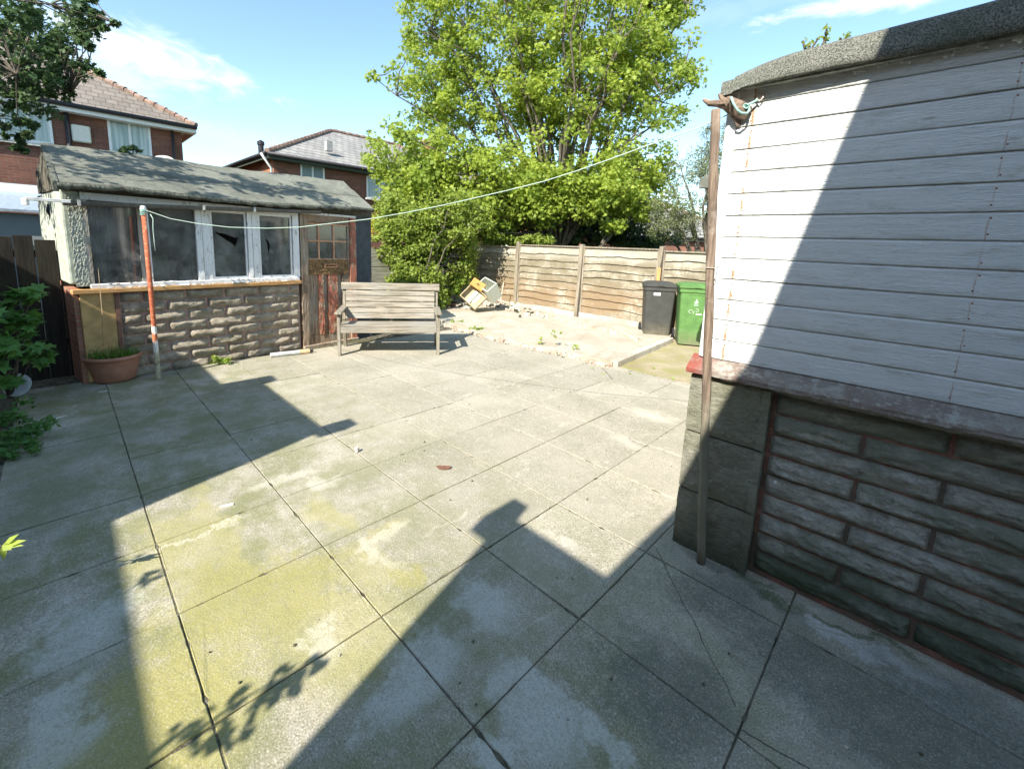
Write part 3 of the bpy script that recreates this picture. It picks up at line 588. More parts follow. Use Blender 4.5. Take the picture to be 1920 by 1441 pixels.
    # roof
    M['felt'] = (lambda t: (t.col(t.mix(t.rmp(t.noise(2.2, 5, .7), .4, .65, 0, .6), t.mix(t.rmp(t.noise(240, 3, .7), .3, .7), (.115, .12, .10), (.38, .385, .315)), (.12, .125, .10))), t.bump(t.math('ADD', t.noise(200, 3, .7), t.math('MULTIPLY', t.noise(7, 6, .65), 3.0)), .014), t.rough(.95), t.mat)[-1])(NT('green_mineral_felt'))
    M['feltedge'] = simple('worn_felt_edge', (.11, .115, .09), var=.6, sc=40, bump=.01)
    le0, le1 = SH.hit(112, 345, -.15)[0]-.02, SH.hit(700, 393, -.15)[0]; lr0, lr1 = SH.hit(85, 268, .78)[0]-.01, SH.hit(640, 340, .78)[0]+.04
    ze = lambda u: 2.035+.04*u+.012*sin(u*9)-.01*sin(u*4)
    zr_ = lambda u: 2.50+.075*u-.012*sin(u*pi)
    def slope(u, v):
        l = (le0+(le1-le0)*u)*(1-v)+(lr0+(lr1-lr0)*u)*v; d = -.16+.94*v
        z = ze(u)*(1-v)+zr_(u)*v+.016*fbm((l*1.4, d*2, 4))+.007*fbm((l*6, d*6, 9))
        return SH.p(l, d, z)
    mb = MB(); mb.grid(slope, 90, 24)
    ROOF = mb.build('roof', M['felt'], S0, smooth=True)
    mb = MB(); mb.grid(lambda u, v: SH.p(lr0+(lr1-lr0)*u, .78+.85*v, zr_(u)-.26*v), 20, 4)
    mb.grid(lambda u, v: slope(u, v)-Vector((0, 0, .05)), 30, 6); mb.build('roof_underside', simple('roof_boards', (.10, .09, .07), sc=12), ROOF)
    # upper strip of felt overlapping the lower
    mb = MB(); mb.grid(lambda u, v: slope(u, .43+.57*v)+Vector((0, 0, .007+(.001 if v > 0 else .003*nz((u*60, 1, 1))))), 90, 14); mb.grid(lambda u, v: slope(u, .43)+Vector((0, 0, .008*v)), 90, 1); mb.build('felt_strip', M['felt'], ROOF, smooth=True)
    # rolled, frayed eave
    mb = MB()
    for k in range(120):
        u0, u1 = k/120, (k+1)/120
        def ring(u):
            c = slope(u, 0); h = .058+.022*nz((u*34, 0, 3))-.014*u; return [c+SH.y*.02+Vector((0, 0, .006)), c-SH.y*(.018+.006*nz((u*60, 2, 2)))-Vector((0, 0, .012)), c-SH.y*(.012+.008*nz((u*50, 8, 2)))-Vector((0, 0, h)), c+SH.y*.03-Vector((0, 0, h*.9))]
        mb.add(ring(u0)+ring(u1), [(0, 1, 5, 4), (1, 2, 6, 5), (2, 3, 7, 6)])
    mb.build('eave_roll', M['feltedge'], ROOF, smooth=True)
    mb = MB()   # verge on the left gable
    for k in range(12):
        a, b = slope(0, k/12), slope(0, (k+1)/12); j = .01*nz((k*.9, 0, 0)); mb.hexa([a-SH.x*(.03+j)+Vector((0, 0, -.09)), b-SH.x*(.03+j)+Vector((0, 0, -.09)), b+SH.x*.01+Vector((0, 0, -.09)), a+SH.x*.01+Vector((0, 0, -.09)), a-SH.x*(.03+j)+Vector((0, 0, .008)), b-SH.x*(.03+j)+Vector((0, 0, .008)), b+SH.x*.01+Vector((0, 0, .008)), a+SH.x*.01+Vector((0, 0, .008))])
    mb.build('verge', M['feltedge'], ROOF)
    # gutter
    gg = simple('grey_plastic_gutter', (.10, .105, .10), rough=.5, sp=.4); mb = MB(); gz0, gz1 = zx(130, 380, -.11), zx(560, 398, -.11); ga, gb = lx(118, 380, -.11), lx(600, 400, -.11)
    n = 8
    for rr, s in ((.045, 1), (.041, -1)):
        mb.grid(lambda u, v: SH.p(ga+(gb-ga)*u, -.11-rr*cos(v*pi), gz0+(gz1+.03-gz0)*u+.015-rr*sin(v*pi)), 20, n)
    G_ = mb.build('gutter', gg, S0, smooth=True)
    for x in (383, 478, 150): mb = MB(); c = lx(x, 395, -.16); u = (c-ga)/(gb-ga); z = gz0+(gz1+.03-gz0)*u; mb.box(SH, c-.012, c+.012, -.163, -.156, z-.03, z+.03); mb.box(SH, c-.012, c+.012, -.163, -.05, z+.022, z+.03); mb.build('gutter_bracket', simple('pale_bracket', (.55, .55, .5)), G_)
    mb = MB(); gp = SH.p(ga+.05, -.13, gz0+.01); ge = gp-SH.x*.30-SH.y*-.02+Vector((0, 0, .0)); mb.bar(gp, ge, .055, .03); mb.bar(ge, ge+Vector((0, 0, -.06)), .03, .05); mb.build('gutter_end', simple('white_plastic_end', (.72, .72, .68), rough=.5), G_, bevel=.003)
    mb = MB(); c = pt(92, 392, 4.75); mb.tube([c+Vector((.02, 0, .05)), c+Vector((0, 0, -.02)), c+Vector((.03, .02, -.10)), c+Vector((.05, .02, -.5)), c+Vector((.06, .02, -1.2))], .028, 8); mb.build('downpipe', simple('black_pipe', (.03, .03, .035), rough=.5), S0, smooth=True)
    return S0
build_shed()

# brick pier with a timber cap beside the shed
fr = F(G(672, 602), yaw=38); 
pr = thing('brick_pier', 'short rough pier with an orange timber cap between the shed and the bench', 'pier')
la, lb = 0, .34
mb = MB(); mb.box(fr, .0, .27, 0, .25, -.05, fr.hit(690, 515)[1]-.03, .004); mb.build('pier_body', M['stoneL'], pr, bevel=.01)
mb = MB(); z = fr.hit(690, 515)[1]; mb.box(fr, -.03, .31, -.04, .29, z-.03, z+.05, .003); mb.build('pier_cap', M['newwood'], pr, bevel=.006)

# ================================================================== WHITE SHED (right)
WH = F((1.107, 2.206, 0), x=(.7302, -.6833, 0), y=(.6833, .7302, 0))
def build_white():
    R0 = thing('white_shed', 'white painted shiplap shed on a mossy stone block base with a felt roof edge', 'shed')
    t = NT('old_white_shiplap'); Pf = t.frame(WH); st = t.noise(1, 7, .75, t.sc(Pf, (4, 20, 60)), .6); blot = t.noise(1, 6, .7, t.sc(Pf, (6, 6, 22))); fine = t.noise(1, 5, .7, t.sc(Pf, (25, 25, 220)))
    c = t.mix(t.rmp(st, .3, .6), (.76, .775, .75), (.87, .885, .87)); c = t.mix(t.rmp(blot, .52, .72, 0, .6), c, (.46, .47, .38)); c = t.mix(t.rmp(fine, .56, .70, 0, .42), c, (.46, .46, .38)); c = t.mix(t.rmp(t.noise(1, 8, .8, t.sc(Pf, (10, 10, 34))), .59, .64, 0, .45), c, (.40, .42, .34))
    kn = t.voro(5.0, t.sc(Pf, (.7, 1, 2.2))); c = t.mix(t.rmp(kn.outputs['Distance'], .09, .03, 0, .5), c, (.33, .34, .28))
    l, z = sep(t, Pf, 0), sep(t, Pf, 2); wob = t.math('MULTIPLY', t.math('SUBTRACT', t.noise(30, 3, .6, Pf), .5), .012)
    pitch = .1025; zz = t.math('FRACT', t.math('DIVIDE', t.math('SUBTRACT', z, 1.065), pitch))      # 0 bottom of a board, nails at .2
    for lc, wd, am in ((.098, .007, .9), (.90, .003, .6), (.105, .016, .4)):
        m = t.rmp(t.math('ABSOLUTE', t.math('ADD', t.math('SUBTRACT', l, lc), wob)), wd, wd*.2)
        m = t.math('MULTIPLY', m, t.math('MULTIPLY', t.rmp(zz, .95, .55), t.rmp(t.noise(1, 4, .8, t.sc(Pf, (3, 3, 9))), .38, .56)))
        c = t.mix(t.math('MULTIPLY', m, am), c, (.44, .21, .07))
    bid = t.n('ShaderNodeTexWhiteNoise', noise_dimensions='1D'); t.put(bid.inputs['W'], t.math('FLOOR', t.math('DIVIDE', t.math('SUBTRACT', z, 1.065), pitch)))
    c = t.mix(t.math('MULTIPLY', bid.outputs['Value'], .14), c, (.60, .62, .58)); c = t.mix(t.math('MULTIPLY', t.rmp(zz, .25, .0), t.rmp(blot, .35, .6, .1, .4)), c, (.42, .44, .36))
    t.col(c); t.rough(.6); t.bump(t.math('ADD', st, t.math('MULTIPLY', fine, 1.6)), .007); shl = t.mat
    lE = 3.4
    mb = MB(); n = 13
    for i in range(n):
        za = 1.065+i*pitch; zb = za+pitch
        if i == n-1: zb = 2.40
        k = 34
        prof = ((.004, za+.001), (.0, za+.004), (.0, zb-.010), (.006, zb-.004), (.008, zb+.0005))
        vs = []; 
        for s in range(k+1):
            l_ = .03+(lE-.03)*s/k; w_ = .0022*nz((l_*1.3, i*3.1, 0)); dw = .002*nz((l_*.9, i*5.3, 5))
            vs += [WH.p(l_, d+dw, z_+w_) for d, z_ in prof]
        mb.add(vs, [(s*5+j, (s+1)*5+j, (s+1)*5+j+1, s*5+j+1) for s in range(k) for j in range(4)])
    mb.build('cladding', shl, R0)
    mb = MB(); mb.box(WH, .0, lE, .0135, .1, .95, 2.42); mb.box(WH, .0, .06, .1, 2.2, .0, 2.42); mb.build('inner_wall', simple('shed_core', (.35, .35, .32)), R0)
    mb = MB(); mb.box(WH, -.012, .032, -.012, .0132, 1.068, 2.36, .001); mb.build('corner_board', simple('white_corner_board', (.80, .80, .76), var=.1, sc=12), R0, bevel=.003)
    nail = simple('rusty_nail', (.25, .11, .05), var=.4, sc=90); g = random.Random(8); n0 = None
    for i in range(13):
        for lc in (.098, .902):
            for zz_ in (.22, .78):
                if g.random() < .75:
                    if n0 is None:
                        mb = MB(); mb.lathe((0, 0, 0), ((.0001, .0015), (.003, .001), (.0035, -.001)), 8, -WH.y); q_ = n0 = mb.build('nail_head', nail, R0)
                    else: q_ = n0.copy(); scn.collection.objects.link(q_); q_.parent = R0
                    q_.location = WH.p(lc+g.uniform(-.006, .006), 0, 1.065+(i+zz_)*pitch)
    # sill
    t = NT('worn_red_concrete_sill'); Pf = t.frame(WH); n1 = t.noise(16, 6, .75, Pf); n2 = t.noise(3.5, 5, .7, Pf); c = t.mix(t.rmp(n1, .46, .60), (.20, .15, .125), (.38, .37, .32)); c = t.mix(t.rmp(n2, .42, .58, 0, .7), c, (.25, .22, .185)); c = t.mix(t.rmp(t.noise(60, 5, .8, Pf), .58, .66, 0, .7), c, (.46, .46, .41)); c = t.mix(t.math('MULTIPLY', t.rmp(sep(t, Pf, 0), .10, -.02), t.rmp(n1, .3, .5)), c, (.26, .075, .055)); t.col(c); t.bump(n1, .012); sm = t.mat
    mb = MB(); k = 60
    def sillp(u, v):
        l = -.045+(lE+.045)*u; j = .004*nz((l*9, v*7, 0))+.003*nz((l*33, v*9, 4))
        prof = ((.03, .980), (-.072, .985), (-.080, .992), (-.079, 1.012), (-.066, 1.024), (.02, 1.072)); f = v*5; i = min(int(f), 4); f -= i
        d = prof[i][0]*(1-f)+prof[i+1][0]*f; z = prof[i][1]*(1-f)+prof[i+1][1]*f; return WH.p(l, d+j, z+j)
    mb.grid(sillp, 160, 10); e = [sillp(0, v/10) for v in range(11)]; mb.add(e, [tuple(range(11))]); mb.build('sill', sm, R0, smooth=False)
    # pillar of three dressed blocks
    pm = stone_mat('damp_pillar_stone', WH, (.25, .245, .19), (.44, .43, .345), None, ((.19, .195, .11), .5), ((.12, .13, .08), .4, .0))
    mb = MB(); hs = ((-.02, .33), (.338, .66), (.668, .972))
    for i, (z0, z1) in enumerate(hs):
        mb.grid(lambda u, v: WH.p(-.03+.365*u, -.045+.010*(abs(u-.5)*2)**6+.008*(abs(v-.5)*2)**8+.006*fbm((u*4, v*4, i*3), 2), z0+(z1-z0)*v), 22, 20)
        mb.box(WH, -.028, .333, -.036, .05, z0+.002, z1-.002)
        mb.box(WH, .300, .334, -.0445, -.03, z0+.003, z1-.003)
    mb.build('pillar', pm, R0)
    mb = MB(); mb.box(WH, -.02, .32, -.028, .06, 0, .97); mb.build('pillar_joint', M['soil'], R0)
    # rock-faced blocks
    wm = stone_mat('mossy_rockface_blocks', WH, (.38, .365, .31), (.68, .66, .575), None, ((.22, .255, .17), .6), ((.06, .09, .04), .36, -.02))
    t = NT('red_mortar'); Pf = t.frame(WH); c = t.mix(t.rmp(t.noise(40, 5, .7, Pf), .35, .65), (.20, .10, .08), (.36, .185, .14)); c = t.mix(t.rmp(t.noise(5, 6, .75, Pf), .40, .55, 0, .85), c, (.11, .11, .085)); t.col(c); t.bump(t.noise(60, 4), .006); rm = t.mat
    mb = MB(); mb.box(WH, .334, lE, .022, .09, -.05, .99); mb.build('mortar_backing', rm, R0)
    mb = MB(); stones(mb, WH, .345, 2.6, .025, 9, .1035, .59, .335, .034, 21, 90, 20, .010, .022); mb.build('rockface_block', wm, R0, smooth=True)
    # gap strip between pillar and blocks
    # roof
    t = NT('grey_mineral_felt'); f = t.noise(170, 4, .75); b = t.noise(3, 5, .7); c = t.mix(t.rmp(f, .38, .62), (.07, .075, .065), (.34, .34, .29)); c = t.mix(t.rmp(b, .4, .65, 0, .5), c, (.10, .12, .075)); t.col(c); t.bump(f, .01); t.rough(.95); fm = t.mat
    P = 140
    def edge(u, v):
        l = -.055+(lE)*u; bulge = .012*nz((l*2.2, 0, 0))+.004*nz((l*11, v*3, 2))
        prof = ((-.03, 2.362), (-.055, 2.352), (-.066, 2.360), (-.064, 2.40), (-.058, 2.445), (-.04, 2.458), (.0, 2.472), (.5, 2.56), (1.2, 2.68), (2.2, 2.76)); f_ = v*9; i = min(int(f_+1e-9), 8); f_ -= i
        d = prof[i][0]*(1-f_)+prof[i+1][0]*f_; z = prof[i][1]*(1-f_)+prof[i+1][1]*f_
        rise = -.055*math.exp(-max(l, 0)/.14) + .03*l
        return WH.p(l+(.02*(l < .01)), d-bulge*(1 if d < 0 else 0), z+rise*(1 if z > 2.37 else .3)+.3*bulge)
    mb = MB(); mb.grid(edge, P, 18); e = [edge(0, v/18) for v in range(19)]; mb.add(e+[WH.p(-.02, 2.2, 2.38), WH.p(-.02, 0, 2.30)], [tuple(range(21))]); RF = mb.build('roof', fm, R0, smooth=True)
    mb = MB(); mb.box(WH, .0, lE, -.035, .02, 2.352, 2.362); mb.build('soffit', simple('soffit_board', (.28, .28, .24), var=.4, sc=30), RF)
    mb = MB(); g = random.Random(5)
    for _ in range(26):
        l_ = g.uniform(.45, .9); mb.box(F(WH.p(l_, -.012, g.uniform(2.335, 2.352)), x=WH.x, y=WH.y), -.003, .005*g.uniform(.5, 1.8), -.002, .003, -.004, .004, .002)
    tag(mb.build('paint_crumbs', simple('white_crumb', (.75, .75, .72)), RF), kind='stuff')
    # gnarled timber end sticking out under the eave
    gm = wood('gnarled_timber', WH, (.30, .22, .16), (.11, .08, .06), 0, 6, P=None); mb = MB(); q = lambda x, y, d: WH.p(WH.hit(x, y, d)[0], d, WH.hit(x, y, d)[1])
    mb.tube([q(1319, 187, -.12), q(1330, 194, -.12), q(1345, 194, -.115), q(1362, 193, -.07), q(1383, 205, -.03), q(1400, 214, .0)], [.007, .014, .016, .030, .040, .035], 8)
    mb.tube([q(1348, 176, -.12), q(1354, 186, -.11), q(1362, 195, -.09)], [.006, .012, .02], 6)
    mb.hexa([q(1362, 198, -.08), q(1388, 210, -.03), q(1388, 240, .0), q(1380, 236, -.02), q(1362, 182, -.02), q(1390, 190, .03), q(1392, 232, .05), q(1384, 230, .04)])
    mb.build('timber_end', gm, R0, smooth=False)
    # hook plate on the wall
    mb = MB(); hk = [q(1431, 178, -.012), q(1427, 188, -.018), q(1421, 190, -.02), q(1425, 180, -.012)]
    mb.tube([q(1433, 176, -.004), q(1430, 184, -.02), q(1424, 190, -.022), q(1419, 186, -.014), q(1421, 178, -.004)], .0035, 6); mb.box(F(q(1426, 182, -.004), x=WH.x, y=WH.y), -.012, .012, -.003, .003, -.016, .016); mb.build('wall_hook', simple('pale_hook', (.55, .48, .42)), R0)
    mb = MB(); c = WH.p(.372, .0, .60); c = WH.p(WH.hit(1454, 902, -.012)[0], -.014, WH.hit(1454, 902, -.012)[1]); mb.lathe(c, ((.0, .006), (.006, .006), (.006, 0)), 10, -WH.y); mb.box(F(c, x=WH.x, y=WH.y), -.003, .003, -.004, .0, -.012, .0); mb.build('cable_clip', simple('white_plastic_clip', (.8, .8, .78), rough=.4), R0)
    return R0
build_white()

# ================================================================== BENCH
bl, br_ = G(633, 667), G(824, 665); bd = (br_-bl); BL = bd.length; bd.normalize(); BF = F(bl, x=bd, y=Vector((-bd.y, bd.x, 0)))
M['bench'] = wood('weathered_grey_wood', BF, (.36, .325, .26), (.17, .145, .11), 0, 2.5, grey=(.36, .34, .29))
M['benchv'] = wood('weathered_grey_posts', BF, (.32, .29, .235), (.15, .13, .095), 2, 2.5, green=(.22, .23, .15))
BN = thing('garden_bench', 'weathered grey slatted wooden bench standing in front of the peeling shed door', 'bench')
def bench():
    th = .42
    for x in (0.0, BL-.045):
        mb = MB(); mb.bar(BF.p(x+.022, .02, 0), BF.p(x+.022, .035, .58), .045, .07, up=BF.y); mb.build('front_leg', M['benchv'], BN, bevel=.004)
        mb = MB(); mb.bar(BF.p(x+.022, .60, 0), BF.p(x+.022, .50, .42), .045, .07, up=BF.y); mb.bar(BF.p(x+.022, .50, .4205), BF.p(x+.022, .63, .90), .043, .06, up=BF.y); mb.build('rear_leg', M['benchv'], BN, bevel=.004)
        mb = MB(); mb.bar(BF.p(x+.022, -.05, .60), BF.p(x+.022, .60, .615), .095, .028, up=(0, 0, 1)); mb.build('armrest', M['benchv'], BN, bevel=.005)
        mb = MB(); mb.bar(BF.p(x+.022, .06, .365), BF.p(x+.022, .50, .36), .04, .085); mb.build('side_rail', M['benchv'], BN, bevel=.003)
    mb = MB(); mb.box(BF, .047, BL-.047, -.005, .03, .325, .405); mb.build('seat_rail', M['bench'], BN, bevel=.004)
    for k in range(4):
        y = .0+k*.115; mb = MB(); mb.box(BF, .048 if k else .047, BL-.048, y, y+.105, .408-.006*k, .430-.006*k, .0015); mb.build('seat_slat', M['bench'], BN, bevel=.003)
    # back slats, read off their rows
    rows = ((531, 543.5), (545.5, 554), (555.5, 565), (566.8, 576), (577.5, 586), (587.3, 597))
    for i, (ya, yb) in enumerate(rows):
        f = 1-i/5.5; d = .475+.12*f-.035
        xm = 735; zt_, zb_ = BF.hit(xm, ya, d)[1], BF.hit(xm, yb, d)[1]
        x0, x1 = (.0-.02, BL+.02) if i == 0 else (.05, BL-.055)
        mb = MB(); mb.hexa([BF.p(x0, d-.004, zb_), BF.p(x1, d-.004, zb_), BF.p(x1, d+.018, zb_), BF.p(x0, d+.018, zb_), BF.p(x0, d+.014, zt_), BF.p(x1, d+.014, zt_), BF.p(x1, d+.036, zt_), BF.p(x0, d+.036, zt_)]); mb.build('back_slat', M['bench'], BN, bevel=.003)
    mb = MB(); mb.bar(BF.p(BL*.5, .50, .38), BF.p(BL*.5, .625, .90), .05, .03, up=BF.y); mb.build('back_support', M['benchv'], BN)
bench()

# ================================================================== CLOTHES POLES AND LINE
def orange_pole():
    t = NT('rusty_painted_pole'); z = sep(t, t.P, 2); n = t.noise(30, 5, .75); w = t.math('ADD', z, t.math('MULTIPLY', t.math('SUBTRACT', t.noise(14, 5, .7), .5), .22))
    c = t.mix(t.rmp(n, .4, .6), (.36, .085, .04), (.50, .17, .08)); c = t.mix(t.rmp(n, .6, .64), c, (.62, .45, .32))
    c = t.mix(t.rmp(w, .60, .57), c, (.80, .76, .70)); c = t.mix(t.math('MULTIPLY', t.rmp(w, .53, .51), t.rmp(w, .42, .44)), c, (.50, .17, .08)); c = t.mix(t.rmp(w, .34, .28), c, (.50, .45, .30)); c = t.mix(t.math('MULTIPLY', t.rmp(w, .3, .27), t.rmp(n, .56, .6)), c, (.15, .12, .08))
    c = t.mix(t.rmp(z, 1.83, 1.84), c, (.75, .73, .68)); t.col(c); t.rough(.7); t.bump(n, .004)
    o = thing('clothes_pole', 'rusty orange and white metal clothes pole in front of the shed windows', 'pole')
    b = G(297, 708); d = ray(268, 388); k = (b.y)/d.y; tp = Vector((0, 0, H))+d*k*1.003
    mb = MB(); mb.tube([b+Vector((0, 0, -.1)), b, b.lerp(tp, .5)+Vector((.004, 0, 0)), tp], [.025, .024, .023, .022], 14); mb.build('pole_shaft', t.mat, o, smooth=True)
    mb = MB(); mb.lathe(tp, ((.0235, -.05), (.026, -.045), (.026, .0), (.018, .012), (.0, .014)), 14); mb.build('pole_cap', simple('white_plastic_cap', (.75, .73, .68)), o, smooth=True)
    return tp
TP = orange_pole()
M['cord'] = simple('pale_green_cord', (.42, .54, .46), var=.12, sc=80, rough=.6)
M['cord2'] = simple('blue_green_cord', (.30, .52, .46), var=.15, sc=80, rough=.6)
hl, hz = WH.hit(1421, 187, -.022); HK = WH.p(hl, -.022, hz)
cl = thing('washing_line', 'pale green washing line sagging from the orange pole to the white shed', 'washing line')
a0 = TP+Vector((.02, -.01, -.03)); dirv = (HK-a0); dirh = Vector((dirv.x, dirv.y, 0)).normalized(); CF = F(a0, x=dirh, y=Vector((-dirh.y, dirh.x, 0)))
px_ = [(285, 398), (320, 410), (370, 419), (430, 426), (500, 428), (560, 426), (620, 419), (690, 411), (760, 399), (830, 385), (900, 369), (960, 355), (1020, 340), (1080, 321), (1140, 300), (1200, 278), (1260, 257), (1310, 239), (1350, 222), (1385, 206)]
lp = [a0]+[CF.p(CF.hit(x, y)[0], 0, CF.hit(x, y)[1]) for x, y in px_]+[HK]
mb = MB(); mb.tube(lp, .0029, 6); mb.build('line', M['cord'], cl, smooth=True)
mb = MB(); g = random.Random(2)
for k in range(5):
    pts = [TP+Vector((cos(a)*.027, sin(a)*.027, -.075+k*.012+.006*sin(a+k))) for a in [2*pi*i/14 for i in range(15)]]; mb.tube(pts, .005, 5, False)
mb.build('line_knot', M['cord2'], cl, smooth=True)
tl = [CF.p(CF.hit(x, y)[0], -.01, CF.hit(x, y)[1]) for x, y in ((284, 402), (289, 410), (289, 430), (291, 450), (293, 470))]
mb = MB(); mb.tube(tl, .004, 6); mb.build('line_tail', M['cord'], cl, smooth=True)
wq = lambda x, y, d: WH.p(WH.hit(x, y, d)[0], d, WH.hit(x, y, d)[1])
mb = MB(); mb.tube([wq(1371, 182, -.10), wq(1375, 194, -.10), wq(1382, 206, -.09), wq(1390, 212, -.08), wq(1400, 213, -.06), wq(1405, 207, -.045), wq(1404, 201, -.04), wq(1399, 198, -.04), wq(1396, 199, -.045), wq(1404, 196, -.04), wq(1412, 192, -.03), HK], .0055, 8); mb.build('cord_loop', M['cord2'], cl, smooth=True)
for i in range(2): mb = MB(); pts = [wq(1399+5*cos(a), 199+4*sin(a), -.045-.006*i) for a in [2*pi*j/12 for j in range(12)]]; mb.tube(pts, .0035, 5, False); mb.build('line_knot', M['cord2'], cl, smooth=True)
# brown pole at the corner of the white shed
bp = thing('wooden_pole', 'worn brown wooden pole standing upright at the corner of the white shed', 'pole')
PD = -.105; t0, t1 = WH.hit(1342, 206, PD), WH.hit(1324, 748, PD); kf = (t0[1]-0)/(t0[1]-t1[1]); base = (t0[0]+(t1[0]-t0[0])*kf, 0)
def polemat():
    t = NT('brown_pole_wood'); Pf = t.frame(WH); g_ = t.noise(1, 6, .65, t.sc(Pf, (60, 60, 3)), .4); b_ = t.noise(7, 5, .7, Pf); z = sep(t, Pf, 2)
    c = t.mix(t.rmp(g_, .34, .66), (.11, .08, .06), (.27, .20, .145)); c = t.mix(t.rmp(b_, .5, .68, 0, .6), c, (.38, .33, .27))
    c = t.mix(t.rmp(t.math('ADD', z, t.math('MULTIPLY', b_, .25)), 1.10, .78, 0, .93), c, t.mix(b_, (.13, .12, .085), (.23, .22, .16))); t.col(c); t.bump(g_, .006); return t.mat
M['polewood'] = polemat()
PT, PB = WH.p(t0[0], PD, t0[1]), WH.p(base[0], PD, .0)
mb = MB(); mb.tube([PT.lerp(PB, i/20)+Vector((.0015*sin(i*1.7), 0, 0)) for i in range(21)], [.0200+.0012*sin(i*2.3) for i in range(21)], 12); mb.build('pole_shaft', M['polewood'], bp, smooth=True)
mb = MB(); zc = WH.hit(1338, 502, PD)[1]; fc = (PT.z-zc)/PT.z; pc = PT.lerp(PB, fc); pts = [pc+WH.x*.027*cos(a)+WH.y*.027*sin(a) for a in [2*pi*j/14 for j in range(15)]]; mb.tube(pts, .002, 5, False); mb.tube([pc+WH.y*.02+WH.x*.02, WH.p(.03, -.013, zc+.012)], .002, 5); mb.build('tie_wire', simple('tie_wire', (.45, .38, .3)), bp)

